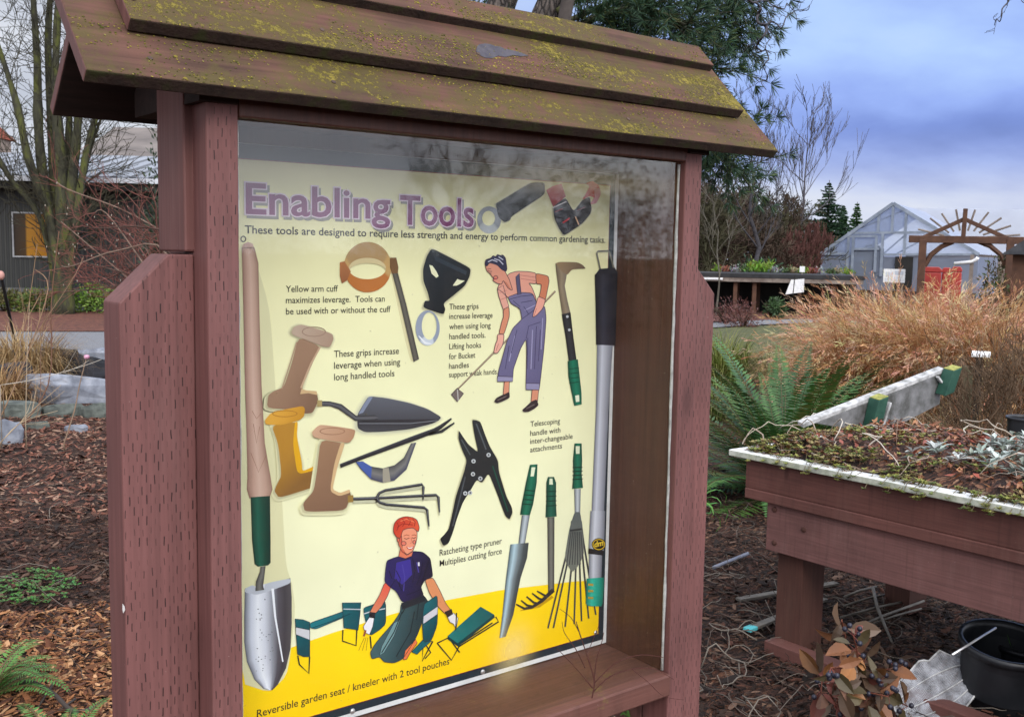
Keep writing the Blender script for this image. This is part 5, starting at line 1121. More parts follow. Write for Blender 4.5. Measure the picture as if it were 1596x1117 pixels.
# black stake
a=P(27,548,2,0); b=PD(2,432,10.9); st=thing('garden_stake','thin black stake leaning in the straw-coloured grass clump','stake'); MB().tube([a,b],.018,7).build('rod',M_blk,st,True); MB().blob(b+Vector((0,0,.02)),.035,.035,.05,1,.1,8).build('cap',noisy('faded_pink_cap',(.34,.16,.13),(.46,.24,.2),rough=.6),st,True)
# weathered timber posts and a lichened white block in the brush at the back
a=P(1519,676,2,0); c_=Loc(1519,7.4); pt_=c_.thing('timber_post','short mossy grey post standing in the dry brush','post'); MB().box(-.035,.035,-.03,.03,0,c_.z(1519,572)).build('post_body',noisy('mossy_post',(.06,.055,.03),(.14,.12,.07),scale=12,rough=.9),pt_,False,.008)
c_=Loc(1537,8.2); wb=c_.thing('plant_label','small white plate on a dark peg in the dry brush','label'); MB().obox(c_.p(1523,558),(c_.x(1553)-c_.x(1523),0,.0),(0,.10,.02),(0,0,.02)).build('label_plate',M_white,wb); MB().bar((c_.x(1536),.03,0),c_.p(1536,559,.03),.05,.03,up=(0,1,0)).build('peg',M_dark,wb)
# ------------------------------------------------------------------ plants
M_bark=attrmat('bark',rough=.9,spec=.15,nscale=14)
M_moss=noisy('mossy_bark',(.022,.021,.014),(.075,.082,.018),scale=7,rough=.95,bump=.8,c3=(.045,.044,.024),stretch=(1,1,.35),dist=.02)
M_twig=attrmat('fine_twigs',rough=.85,spec=.15)
M_needle=attrmat('needles',rough=.55,spec=.3,trans=.08)
M_straw=attrmat('dry_grass',rough=.7,spec=.25,trans=.2)
def smooth_poly(pts,k=4):
    """Catmull-Rom through the points"""
    P_=[Vector(p) for p in pts]; out=[]
    for i in range(len(P_)-1):
        a=P_[max(i-1,0)];b=P_[i];c=P_[i+1];d=P_[min(i+2,len(P_)-1)]
        for j in range(k):
            t=j/k; out.append(.5*((2*b)+(c-a)*t+(2*a-5*b+4*c-d)*t*t+(3*b-a-3*c+d)*t**3))
    out.append(P_[-1]); return out
def rvec(r): 
    while 1:
        v=Vector((r.uniform(-1,1),r.uniform(-1,1),r.uniform(-1,1)))
        if .05<v.length<1: return v.normalized()
def grow(m2,r,p,d,L,rad,lvl,up=.25,spread=.8,wig=.25,col=(.08,.06,.05),kids=(3,5),nside=3,ratio=.55,bud=None,minr=.002):
    seg=5 if lvl>0 else 4; pts=[p.copy()]; q=p.copy(); dd=d.copy()
    for i in range(seg):
        dd=(dd+rvec(r)*wig+Vector((0,0,up*.35))).normalized(); q=q+dd*L/seg; pts.append(q.copy())
    k=r.uniform(.75,1.25); m2.tube(pts,[max(minr,rad*(1-.75*i/seg)) for i in range(seg+1)],nside if lvl else 3,tuple(c*k for c in col),0,False)
    if bud and lvl==0 and r.random()<bud[0]: m2.blob(pts[-1],bud[1],bud[1],bud[1]*2,1,0,5,bud[2])
    if lvl>0:
        for j in range(r.randint(*kids)):
            t=r.uniform(.25,1.); i=min(seg-1,int(t*seg)); a=pts[i].lerp(pts[i+1],t*seg-i); base=(pts[i+1]-pts[i]).normalized()
            nd_=(base+rvec(r)*spread).normalized(); grow(m2,r,a,nd_,L*ratio*r.uniform(.7,1.25),max(minr,rad*.5*(1-.5*t)),lvl-1,up,spread,wig,col,kids,nside,ratio,bud,minr)
def bare_tree(name,label,base,h,r0,seed,col,cat='tree',group=None,lvl=3,lean=(0,0),n=7,up=.35,spread=.7,ratio=.55,kids=(3,5),minr=.004,wig=.2,start=.3,L0=.45):
    r=random.Random(seed); t_=thing(name,label,cat,base,group)
    pts=[Vector((0,0,-.1))]; 
    for i in range(1,7): pts.append(Vector((lean[0]*i/6+r.gauss(0,.02)*h,lean[1]*i/6+r.gauss(0,.02)*h,h*i/6)))
    MB().tube(smooth_poly(pts,2),[max(minr,r0*(1-.93*i/12)) for i in range(13)],7,col).build('trunk',M_bark,t_,True)
    m2=MB()
    for i in range(n):
        f=start+(1-start)*(i+r.random())/n; k=min(5,int(f*6)); a=pts[k].lerp(pts[k+1],f*6-k); th=i*2.4+r.random(); d=Vector((math.cos(th),math.sin(th),.9)).normalized()
        grow(m2,r,a,d,h*L0*(1.15-f*.75),r0*.42*(1-.6*f),lvl-1,up,spread,wig,col,kids,4,ratio,None,minr)
    m2.build('crown',M_twig,t_,False); return t_
# ---- mossy multi-stemmed tree in front of the clad building
r=random.Random(21)
mt=thing('mossy_tree','bare multi-stemmed tree with green mossy trunks in front of the clad building','tree',frame(97,22.4))
o_=Vector(mt.location)
stems=[([(92,488),(90,430),(76,335),(45,250),(28,170),(10,110),(-12,40),(-25,-40)],.10),([(93,488),(89,400),(70,300),(60,200),(58,100),(52,0),(50,-90)],.12),
 ([(97,490),(93,380),(86,280),(79,150),(75,60),(82,-60)],.14),([(100,488),(98,380),(96,280),(89,180),(87,90),(94,-60)],.15),
 ([(102,488),(104,380),(112,290),(119,220),(127,140),(142,60),(160,-50)],.11),([(104,488),(109,400),(121,320),(136,230),(152,175),(166,120),(186,30)],.085),
 ([(90,486),(83,415),(60,335),(27,292),(6,262),(-20,205),(-50,140)],.075),([(96,488),(93,420),(101,330),(106,250),(109,150),(114,30),(118,-50)],.11),
 ([(105,488),(113,410),(122,350),(132,270),(147,215),(170,150)],.06)]
tk=MB(); cr=MB()
for j,(pl,ra) in enumerate(stems):
    dd=22.4+r.uniform(-.35,.35); pts=[PD(x,y,dd if i else 22.4)-o_ for i,(x,y) in enumerate(pl)]; pts[0].z=min(pts[0].z,0)-.05; sp=smooth_poly(pts,4); n=len(sp)
    m2=MB().tube(sp,[1.22*ra*(1-.72*i/(n-1))*(1+.08*r.gauss(0,1))+(.05 if i<2 else 0) for i in range(n)],8); tk.add(m2.v,m2.f)
    for i in range(4,n):
        for _ in range(2 if i>n*.45 else 1):
            if r.random()<.68: 
                dv=(sp[min(i+1,n-1)]-sp[i-1]).normalized(); grow(cr,r,sp[i],(dv+rvec(r)*1.0).normalized(),r.uniform(.7,1.5),.020*(1-.5*i/n),2,.15,.75,.3,(.042,.038,.024),(3,4),3,.6,None,.0055)
tk.build('trunk',M_moss,mt,True); cr.build('crown',M_twig,mt)
# ---- bare shrub with reddish twigs and pale buds, beside the case
r=random.Random(5); sh=thing('budding_shrub','bare shrub with arching reddish twigs and pale buds, left of the case','shrub',frame(300,11.5)); o_=Vector(sh.location)
m2=MB(); st_=MB()
for i in range(26):
    x0=r.uniform(255,330); y0=r.uniform(340,600); x1=r.uniform(75,225); y1=r.uniform(285,455); sag=r.uniform(15,70)
    d0=11.5+r.uniform(-.7,.7); pl=[PD(310+r.gauss(0,6),600,11.5)-o_,PD(x0,y0*.6+190,d0)-o_,PD(x0*.55+x1*.45,(y0*.4+y1*.6)+sag*.2,d0)-o_,PD(x1+20,y1+8,d0)-o_,PD(x1,y1-r.uniform(-10,14),d0)-o_]
    sp=smooth_poly(pl,4); n=len(sp); k=r.uniform(.8,1.25); c=r.choice([(.10,.045,.035),(.13,.06,.05),(.16,.11,.085),(.08,.05,.04)]); st_.tube(sp,[.015*(1-.72*j/n) for j in range(n)],4,tuple(q*k for q in c))
    for j in range(5,n):
        for _ in range(1):
            if r.random()<.75: dv=(sp[min(j+1,n-1)]-sp[j-1]).normalized(); grow(m2,r,sp[j],(dv+rvec(r)*.8).normalized(),r.uniform(.2,.6),.005,1,.15,.7,.3,(.15,.058,.046),(1,3),3,.55,(.14,.006,(.34,.30,.24)),.0022)
st_.build('stem',M_bark,sh,True); m2.build('twigs',M_twig,sh)
# ---- grass clumps
def blade(m2,o,th,L,lean,w_,c,droop=.6,seg=4,rr=None):
    d=Vector((math.cos(th),math.sin(th),0)); s_=Vector((-math.sin(th),math.cos(th),0)); p=Vector(o); e=math.pi/2-lean; pts=[]
    for i in range(seg+1):
        pts.append((p.copy(),w_*(1-(i/seg)**1.6)+.0006)); p=p+(d*math.cos(e)+Vector((0,0,math.sin(e))))*L/seg; e-=droop*(i+1)/seg*(.9)
    b0=len(m2.v)
    for q,ww in pts: m2.v.append(tuple(q-s_*ww/2)); m2.v.append(tuple(q+s_*ww/2))
    for i in range(seg): m2.f.append((b0+2*i,b0+2*i+1,b0+2*i+3,b0+2*i+2)); m2.c.append(c); m2.m.append(0)
def clump(name,label,base,n,h,spread,cols,seed,w_=.008,droop=.7,lean=.5,cat='grass clump',group=None,plume=0,pc=None):
    r=random.Random(seed); t_=MB()
    for i in range(n):
        a=r.random()*6.283; rad=spread*.35*math.sqrt(r.random()); x,y=rad*math.cos(a),rad*math.sin(a); th=a+r.gauss(0,.7); k=r.uniform(.65,1.25); c=tuple(q*k for q in r.choice(cols))
        L=h*r.uniform(.55,1.25); blade(t_,(x,y,0),th,L,abs(r.gauss(0,lean)),w_*r.uniform(.7,1.4),c,droop*r.uniform(.3,1.5))
        if plume and r.random()<plume:
            # a feathery seed head at the tip: the last part of the culm re-traced with short hairs
            for v_ in range(-2,0): pass
            tip=Vector(t_.v[-1]); dv=(tip-Vector(t_.v[-3])).normalized(); c2=tuple(q*r.uniform(.8,1.25) for q in r.choice(pc))
            for j in range(10):
                o=tip-dv*(.02*j); e=(dv+rvec(r)*.55).normalized(); leafquad(t_,o,e,rvec(r),r.uniform(.05,.09),.006,c2)
    o=t_.build(name,M_straw,None,False,loc=base); return tag(o,label,cat,group)
STR=[(.40,.205,.085),(.33,.145,.055),(.47,.275,.125),(.23,.095,.04),(.52,.33,.165),(.36,.16,.06)]
PLC=[(.60,.39,.22),(.48,.27,.135),(.66,.47,.30),(.38,.19,.09)]
gs=[(1352,10.0,1.02,'tan feathery grass clump nearest the sword fern, before the shelter'),(1395,10.8,1.26,'tall tan feathery grass clump in front of the notice board'),(1440,10.2,1.16,'tan feathery grass clump in front of the arbor post'),(1478,9.6,1.14,'tan grass clump in front of the red bins'),(1530,10.0,1.12,'brown grass clump under the standpipe'),(1580,9.2,1.20,'brown grass clump in front of the garden hut'),(1370,12.,1.0,'tan grass clump behind the others, under the notice board')]
for i,(px,d,h,lab) in enumerate(gs): clump('feather_grass',lab,frame(px,d),1700,h,.85,STR if i<4 else [tuple(q*.8 for q in c) for c in STR],40+i,.007,1.0,.42,group='tan feathery grasses behind the table',plume=.55,pc=PLC)
LOW=[(.34,.19,.10),(.26,.13,.07),(.42,.29,.16),(.18,.10,.055),(.15,.13,.05)]
for i,(px,d,h,lab) in enumerate(((1285,10.2,.62,'pale straw tuft directly behind the sword fern tips'),(1400,7.6,.55,'flattened brown tuft between the fern and the tipped bench'),(1470,7.2,.6,'flattened tawny tuft behind the upper green foot of the bench'),(1560,7.,.62,'flattened tawny tuft beside the mossy post'),(1340,8.4,.5,'flattened straw tuft under the tan feathery grasses'),(1225,12.5,.62,'pale straw tuft in front of the hanging white card'))):
    clump('dry_grass_tuft',lab,frame(px,d),650,h,.95,LOW if i not in (0,5) else [(.42,.33,.18),(.34,.26,.12),(.22,.22,.07),(.48,.38,.22)],60+i,.006,1.5,.6,group='low dry tufts behind the table')
clump('green_grass_clump','yellow-green grass clump beside the right buttress of the case',frame(1132,12.2),700,.72,.7,[(.15,.19,.03),(.20,.22,.05),(.11,.15,.03),(.26,.24,.09)],71,.012,1.2,.45)
clump('green_grass_clump','dark green arching grass clump low beside the right buttress',frame(1122,9.6),500,.5,.7,[(.06,.10,.02),(.09,.13,.03),(.16,.16,.05)],72,.010,1.2,.5)
clump('straw_grass_clump','straw-coloured drooping grass clump with the black stake in it',frame(30,11.3),1500,.74,.95,[(.36,.25,.12),(.28,.17,.07),(.44,.33,.19),(.20,.11,.045),(.40,.27,.12)],73,.009,1.5,.55)
clump('straw_grass_clump','tawny drooping grass clump at the left beside the dark slates',frame(-6,9.6),650,.55,.6,[(.26,.15,.06),(.34,.22,.10),(.18,.09,.04)],74,.010,1.7,.6)
# low green bushes at the foot of the building
def bush(name,label,base,rx,rz_,n,cols,seed,leaf=.06,cat='bush',group=None,mat=M_leaf,thin=.42):
    r=random.Random(seed); t_=thing(name,label,cat,base,group); m2=MB(); s2_=MB(); lumps=[(rvec(r)*(rx*.5),r.uniform(.45,.8)) for _ in range(9)]
    for i in range(10): 
        q=rvec(r); s2_.tube([(0,0,-.02),(q.x*rx*.3,q.y*rx*.3,rz_*.5),(q.x*rx*.7,q.y*rx*.7,rz_*(.7+.25*r.random()))],[.012,.008,.003],4,(.06,.045,.03))
    for i in range(n):
        c_,k=r.choice(lumps); q=rvec(r)*(r.random()**.4); p=Vector((c_.x+q.x*rx*k*.7,c_.y+q.y*rx*k*.7,max(.01,rz_*.45+c_.z/rx*rz_*.6+q.z*rz_*k*.7))); kk=r.uniform(.55,1.3)
        leafquad(m2,p,(q+rvec(r)*.8+Vector((0,0,.4))),rvec(r),leaf*r.uniform(.7,1.3),leaf*thin,tuple(v*kk for v in r.choice(cols)))
    s2_.build('stems',M_bark,t_,True); m2.build('foliage',mat,t_); return t_
GRN=[(.10,.20,.02),(.14,.25,.03),(.07,.13,.02),(.18,.26,.05)]
bush('low_bush','bright green low bush right of the mossy tree trunk',frame(138,22.9),.75,.62,1400,GRN,81,.09)
bush('low_bush','dull green low bush left of the mossy tree trunk',frame(54,22.9),.6,.5,900,[(.08,.13,.02),(.11,.16,.03),(.14,.13,.04)],82,.09)
bush('low_bush','brownish green low bush far left along the footing',frame(4,23.),.6,.45,700,[(.10,.10,.03),(.14,.11,.05),(.08,.10,.02)],83,.09)
# dry weed stems on the left
wd=[([(0,652),(40,560),(75,450),(55,420)],.006,(.24,.15,.09)),([(0,620),(30,560),(110,440),(130,400)],.004,(.20,.13,.08)),([(12,690),(75,600),(80,470),(92,360)],.006,(.14,.07,.045)),([(100,690),(116,640),(124,600),(135,556)],.006,(.18,.12,.08)),([(0,600),(60,590),(130,570),(158,560)],.004,(.40,.36,.30)),([(5,610),(40,500),(58,380)],.004,(.22,.14,.08)),([(40,660),(42,560),(46,470)],.003,(.34,.26,.17)),([(0,690),(50,640),(95,600)],.004,(.30,.22,.14)),([(20,760),(60,640),(64,540),(78,420)],.0035,(.16,.09,.06)),([(-10,705),(30,660),(90,640)],.004,(.36,.28,.18))]
desc=['bent tan weed stem at the far left in front of the grass clump','thin tan weed stem leaning right across the black stake','tall brown weed stem standing in front of the mossy trunk','brown weed stem with a pink bud beside the pale slab','pale straight stem lying across the stones','thin upright tan stem left of the black stake','short pale stem in front of the dark slates','pale stem slanting up from the lower left stones','fine dark stem rising highest in front of the window','pale slanting stem lowest at the left']
for (pl,ra,c),lab in zip(wd,desc):
    d=7.6 if 'pale' in lab else 8.4; sp=smooth_poly([PD(x,y,d+.15*i) for i,(x,y) in enumerate(pl)],4); g0=P(pl[0][0],pl[0][1],2,0)
    sp=[Vector((sp[0].x,sp[0].y,0))]+sp if sp[0].z>.02 else sp
    n=len(sp); w_=thing('weed_stem',lab,'weed',(0,0,0),'dry weed stems on the left'); MB().tube(sp,[ra*(1-.5*i/n) for i in range(n)],4,c).build('stem',M_twig,w_,True)
    if 'bud' in lab: q=sp[-1]; MB().blob(q,.022,.022,.018,3,.3,7).build('flower',noisy('pink_petals',(.42,.14,.24),(.62,.36,.46),scale=40),w_,True)
    elif ra>.0035:
        m2=MB(); rr2=random.Random(int(ra*1e4)+n)
        for k in range(4): j=rr2.randint(n//3,n-2); grow(m2,rr2,sp[n//2],(sp[j+1]-sp[j]).normalized()+rvec(rr2)*.7,rr2.uniform(.15,.4),ra*.5,0,.2,.6,.2,c,(1,2),3,.5,None,.0015)
        m2.build('side_shoots',M_twig,w_)
# ---- ferns
def fern(name,label,base,n,L,seed,cols,az=None,el=(.5,1.25),pin=34,wid=.085,cat='fern',droop=1.):
    r=random.Random(seed); t_=thing(name,label,cat,base)
    for i in range(n):
        th=(i*2.4+r.gauss(0,.3)) if az is None else r.uniform(*az); e=r.uniform(*el); LL=L*r.uniform(.7,1.1); c=r.choice(cols); m2=MB(); p=Vector((math.cos(th)*.04,math.sin(th)*.04,0)); pts=[]; e0=e; side_=r.gauss(0,.25)
        for j in range(13): pts.append(p.copy()); d=Vector((math.cos(th)*math.cos(e),math.sin(th)*math.cos(e),math.sin(e))); p=p+d*LL/12; e-=droop*(.10+.10*r.random())*(j/12+.25); th+=side_*.03
        m2.tube(pts,[.004*(1-.8*j/12) for j in range(13)],4,(.10,.075,.03))
        for j in range(pin):
            t=.10+.88*j/pin; f=t*12; k=min(11,int(f)); a=pts[k].lerp(pts[k+1],f-k); tg=(pts[k+1]-pts[k]).normalized(); s_=tg.cross(Vector((0,0,1))); s_=s_.normalized() if s_.length>.05 else Vector((1,0,0)); nrm=s_.cross(tg)
            ln=wid*LL/.9*min(1,(t-.02)*6)*(1-t**2.2)*1.15+.006; kk=r.uniform(.75,1.2); c2=tuple(q*kk for q in c)
            for sg in (-1,1): leafquad(m2,a,s_*sg+tg*.35-nrm*.10+rvec(r)*.10,nrm,ln,LL/pin*.62,c2,.0)
        m2.build('frond',M_leaf,t_)
    return t_
FG=[(.038,.098,.024),(.052,.13,.028),(.026,.072,.022),(.080,.155,.034),(.13,.145,.036)]
fb=frame(1238,6.5); fern('sword_fern','large dark green sword fern between the case and the tipped bench',fb,100,1.2,91,FG,el=(.12,1.42),pin=44,droop=.72,wid=.10)
fern('sword_fern','smaller sword fern low behind the tipped white bench',frame(1335,7.0),34,1.0,92,FG,el=(.3,1.1),pin=38,droop=.75)
q=P(-30,1085,2,0); fern('sword_fern','bright green sword fern fronds at the lower left edge',(q.x,q.y,0),13,.30,93,[(.06,.17,.03),(.09,.21,.04)],az=(-1.6,1.4),el=(.5,1.3),pin=26,wid=.12,droop=1.2)
q=P(95,1165,2,0); fern('sword_fern','small low green fern at the foot of the left buttress',(q.x,q.y,0),10,.22,94,[(.06,.16,.03),(.10,.22,.05)],el=(.3,1.2),pin=20,wid=.13)
sp_=PD(1084,790,2.75); r=random.Random(95); stp=thing('strappy_plant','bright green strap-leaved plant drooping out from behind the right post of the case','plant',(sp_.x,sp_.y,0)); mb=MB()
for i in range(11): blade(mb,(r.gauss(0,.006),r.gauss(0,.006),sp_.z+r.gauss(0,.012)),R(-35)+r.gauss(0,.7),r.uniform(.09,.15),r.uniform(.3,1.5),.011,tuple(v*r.uniform(.7,1.2) for v in (.075,.20,.03)),1.1,6)
mb.build('leaves',M_leaf,stp); MB().tube([(0,0,0),(0.01,0,sp_.z*.5),(0,0,sp_.z)],.004,5,(.06,.08,.03)).build('stem',M_twig,stp,True)
q=P(50,922,2,0); mb=MB()
for i in range(170):
    a=r.random()*6.28; d=.17*math.sqrt(r.random()); o=(q.x+d*math.cos(a)*1.1,q.y+d*math.sin(a)*1.4,gz(q.x,q.y)+.01+r.random()*.03); th=r.random()*6.28
    for k in range(3): leafquad(mb,o,(math.cos(th+k*2.1),math.sin(th+k*2.1),.3),(0,0,1),r.uniform(.014,.026),.014,tuple(v*r.uniform(.6,1.2) for v in (.06,.15,.03)))
tag(mb.build('ground_plant',M_leaf),'patch of small green leaves spreading on the dark bark','ground plant')
a=[P(18,1068,2,0),P(50,1066,2,.03),P(85,1080,2,.05),P(118,1098,2,.04),P(165,1085,2,.03)]; bs=thing('fallen_branch','dark bent branch lying on orange bark beside the left buttress','branch'); a=[Vector((p.x,p.y,gz(p.x,p.y)+.012+.02*i*(i<3))) for i,p in enumerate(a)]
MB().tube(smooth_poly(a,4),[.008]*17,6,(.05,.04,.035)).build('limb',M_bark,bs,True)
for (x0,y0,x1,y1) in ((85,1080,60,1104),(118,1098,90,1112),(50,1066,30,1082)):
    u,v=P(x0,y0,2,0),P(x1,y1,2,0); MB().tube([(u.x,u.y,gz(u.x,u.y)+.03),(v.x,v.y,gz(v.x,v.y)+.012)],[.005,.003],5,(.055,.045,.04)).build('side_twig',M_bark,bs,True)
# ---- shrub with bronze leaves and dark berries in front of the table leg
r=random.Random(77); bsq=P(1318,1120,2,0); bz=thing('berry_shrub','small shrub with bronze and orange leaves and dark berries in front of the table','shrub',(bsq.x,bsq.y,0)); o_=Vector(bz.location)
sm=MB(); lf=MB(); be_=MB()
BR=[(.13,.065,.04),(.20,.085,.038),(.10,.06,.036),(.28,.125,.045),(.18,.06,.045),(.085,.065,.03),(.12,.08,.055)]
targets=[(1312,965),(1330,990),(1295,1040),(1340,1040),(1372,1060),(1398,1040),(1310,1075),(1350,1090),(1280,1075),(1415,1100),(1332,1012),(1385,1085),(1300,1100)]
for (tx,ty) in targets:
    tip=PD(tx,ty,3.12+r.uniform(-.12,.12))-o_; b0=Vector((r.gauss(0,.03),r.gauss(0,.03),0)); mid=b0.lerp(tip,.55)+Vector((r.gauss(0,.03),r.gauss(0,.03),.05)); sp=smooth_poly([b0,mid,tip],5); sm.tube(sp,[.0042*(1-.6*i/10) for i in range(11)],5,(.16,.055,.035))
    for k in range(7):
        a=sp[r.randint(4,10)]; d=(rvec(r)+Vector((0,0,-.25))).normalized(); kk=r.uniform(.7,1.25); c=tuple(v*kk for v in r.choice(BR)); L=r.uniform(.045,.105); n_=(rvec(r)+(-FW)*1.2); s_=d.cross(n_).normalized(); u=s_.cross(d); W=L*.26
        o=a+d*.015; sm.tube([a,o],.001,3,(.16,.06,.04)); prof=[(0,0),(.22,.75),(.5,1.),(.78,.62),(1,0)]; Lv=[];cv=r.uniform(-.6,.6)
        for t,wv in prof: q=o+d*L*t+u*(cv*L*t*t); Lv+= [q-s_*W*wv+u*W*.6*wv,q,q+s_*W*wv+u*W*.6*wv]
        fs=[]
        for j in range(4): fs+=[(3*j,3*j+1,3*j+4,3*j+3),(3*j+1,3*j+2,3*j+5,3*j+4)]
        lf.add(Lv,fs,c)
    if r.random()<.75:
        for k in range(r.randint(2,5)): q=sp[-1]+rvec(r)*.03; be_.blob(q,.0085,.0085,.0085,1,.0,8); sm.tube([sp[-1],q],.0009,3,(.2,.06,.05))
sm.build('stems',M_twig,bz,True); lf.build('leaves',M_leaf,bz); tag(be_.build('berries',noisy('blue_black_berry',(.010,.010,.018),(.028,.028,.045),scale=40,rough=.4),bz,True),kind='stuff')
# ---- tall pine behind the case
r=random.Random(31); pine=thing('pine_tree','tall dark pine with twin rough leaning trunks and mossy limbs behind the display case','pine tree',frame(740,11.5)); o_=Vector(pine.location)
def trunk_mat():
    m_,t,b=newmat('furrowed_bark'); tc=nd(t,'ShaderNodeTexCoord'); v=nd(t,'ShaderNodeMapping',{0:tc.outputs['Object'],'Scale':(11.,11.,3.)}).outputs[0]
    vo=nd(t,'ShaderNodeTexVoronoi',{'Vector':v,'Scale':1.6},feature='DISTANCE_TO_EDGE'); n_=nd(t,'ShaderNodeTexNoise',{'Vector':v,'Scale':3.,'Detail':5.})
    col=mixc(t,ramp(t,vo.outputs[0],[(.0,0.),(.14,1.)]),(.014,.011,.010),ramp(t,n_.outputs[0],[(.3,(.05,.040,.034)),(.7,(.13,.105,.09))]))
    bp=nd(t,'ShaderNodeBump',{'Strength':1.,'Distance':.03,'Height':ramp(t,vo.outputs[0],[(.0,0.),(.25,1.)])}); setb(t,b,Base_Color=col,Roughness=.95,Normal=bp.outputs[0]); return m_
M_pbark=trunk_mat()
for pl,ra in (([(735,520),(745,300),(762,80),(800,-40),(850,-160)],(.24,.11)),([(770,520),(790,300),(835,80),(882,-40),(950,-170)],(.25,.12))):
    sp=smooth_poly([PD(x,y,11.5)-o_ for x,y in pl],5); sp[0].z=-.05; n=len(sp); MB().tube(sp,[ra[0]+(ra[1]-ra[0])*i/(n-1) for i in range(n)],14).build('trunk',M_pbark,pine,True)
limbs=[([(850,60),(900,42),(950,20),(1010,14),(1070,40)],.06),([(870,20),(930,-20),(1010,-30),(1100,10),(1150,60)],.055),([(860,90),(920,70),(990,60),(1060,90),(1110,110)],.05),([(880,0),(960,-50),(1060,-60),(1140,-20)],.05),([(800,200),(950,170),(1080,200),(1150,262)],.045),([(780,150),(1000,110),(1120,190),(1130,240)],.04),([(760,50),(700,10),(620,-30),(560,-10)],.05),([(830,60),(960,0),(1080,-40),(1165,0)],.04),([(760,80),(730,30),(690,8),(640,5)],.03)]
lb=MB(); nd_m=MB(); NC=[(.020,.050,.026),(.030,.070,.034),(.013,.034,.020),(.042,.085,.046),(.055,.085,.025)]
def tuft(p,d,L,n):
    for k in range(n):
        e=(d+rvec(r)*.85).normalized(); kk=r.uniform(.7,1.3); leafquad(nd_m,p,e,rvec(r),L*r.uniform(.7,1.2),.010,tuple(v*kk for v in r.choice(NC)),0)
for pl,ra in limbs:
    dz_=r.uniform(-1.2,1.2); sp=smooth_poly([PD(x,y,11.3+dz_*(i/len(pl)))-o_ for i,(x,y) in enumerate(pl)],5); n=len(sp); lb.tube(sp,[ra*(1-.8*i/(n-1)) for i in range(n)],6)
    for i in range(3,n):
        for _ in range(5):
            dv=(sp[min(i+1,n-1)]-sp[i-1]).normalized(); d=(dv*.6+rvec(r)+Vector((0,0,-.25))).normalized(); L=r.uniform(.3,.75); q=sp[i].copy(); pts=[q.copy()]
            for s_ in range(5): d=(d+rvec(r)*.25).normalized(); q=q+d*L/5; pts.append(q.copy())
            lb.tube(pts,[.010,.008,.006,.005,.004,.003],3)
            if i>n*.22:
                for s_ in range(1,6): tuft(pts[s_],(pts[s_]-pts[s_-1]).normalized(),.13,13); 
                tuft(pts[5],d,.14,18)
lb.build('limbs',M_moss,pine,True); nd_m.build('crown',M_needle,pine)
# ---- contorted willow hanging into the sky
r=random.Random(14); cw=thing('corkscrew_willow','contorted bare tree whose curling twigs hang into the sky right of the pine','tree',frame(985,8.5)); o_=Vector(cw.location)
MB().tube(smooth_poly([(PD(985,600,8.5)-o_)*Vector((1,1,0)).length*0 if False else Vector((0,0,-.05)),PD(975,380,8.5)-o_,PD(880,120,8.5)-o_,PD(905,-60,8.5)-o_,PD(1000,-190,8.5)-o_,PD(1150,-170,8.5)-o_],5),[.09*(1-.7*i/25) for i in range(26)],8,(.06,.05,.045)).build('trunk',M_bark,cw,True)
ct=MB()
lines=[[(1060,-185),(1130,-80),(1160,-12),(1172,4),(1186,14),(1180,26),(1190,38),(1200,34),(1216,44),(1224,30),(1236,20),(1252,16),(1262,8)],[(1186,14),(1182,36),(1194,50),(1184,64),(1188,80),(1198,92),(1190,104),(1196,118)],[(1172,4),(1196,2),(1214,12),(1226,6),(1240,22),(1246,30)],[(1190,38),(1200,58),(1194,70),(1202,84)],[(1150,-170),(1300,-120),(1480,-60),(1560,-20),(1572,0),(1562,14),(1558,34),(1550,40)],[(1572,0),(1590,-4),(1600,6)],[(1188,80),(1176,70),(1180,58)],[(1196,118),(1188,126),(1194,140)]]
for pl in lines:
    p2=[]
    for i in range(len(pl)-1):
        a,b=pl[i],pl[i+1]; p2+=[a,((a[0]+b[0])/2+r.gauss(0,3),(a[1]+b[1])/2+r.gauss(0,3))]
    p2.append(pl[-1]); sp=smooth_poly([PD(x,y,8.5+.1*math.sin(i))-o_ for i,(x,y) in enumerate(p2)],3); n=len(sp); r0_=.013 if n>40 else .007; ct.tube(sp,[max(.0035,r0_*(1-.8*i/n)) for i in range(n)],5,(.055,.05,.055))
    for i in range(4,n,3): 
        if r.random()<.4: grow(ct,r,sp[i],rvec(r),r.uniform(.08,.22),.0035,1,-.1,.9,.7,(.06,.055,.06),(1,2),3,.5,None,.002)
ct.build('twigs',M_twig,cw,True)
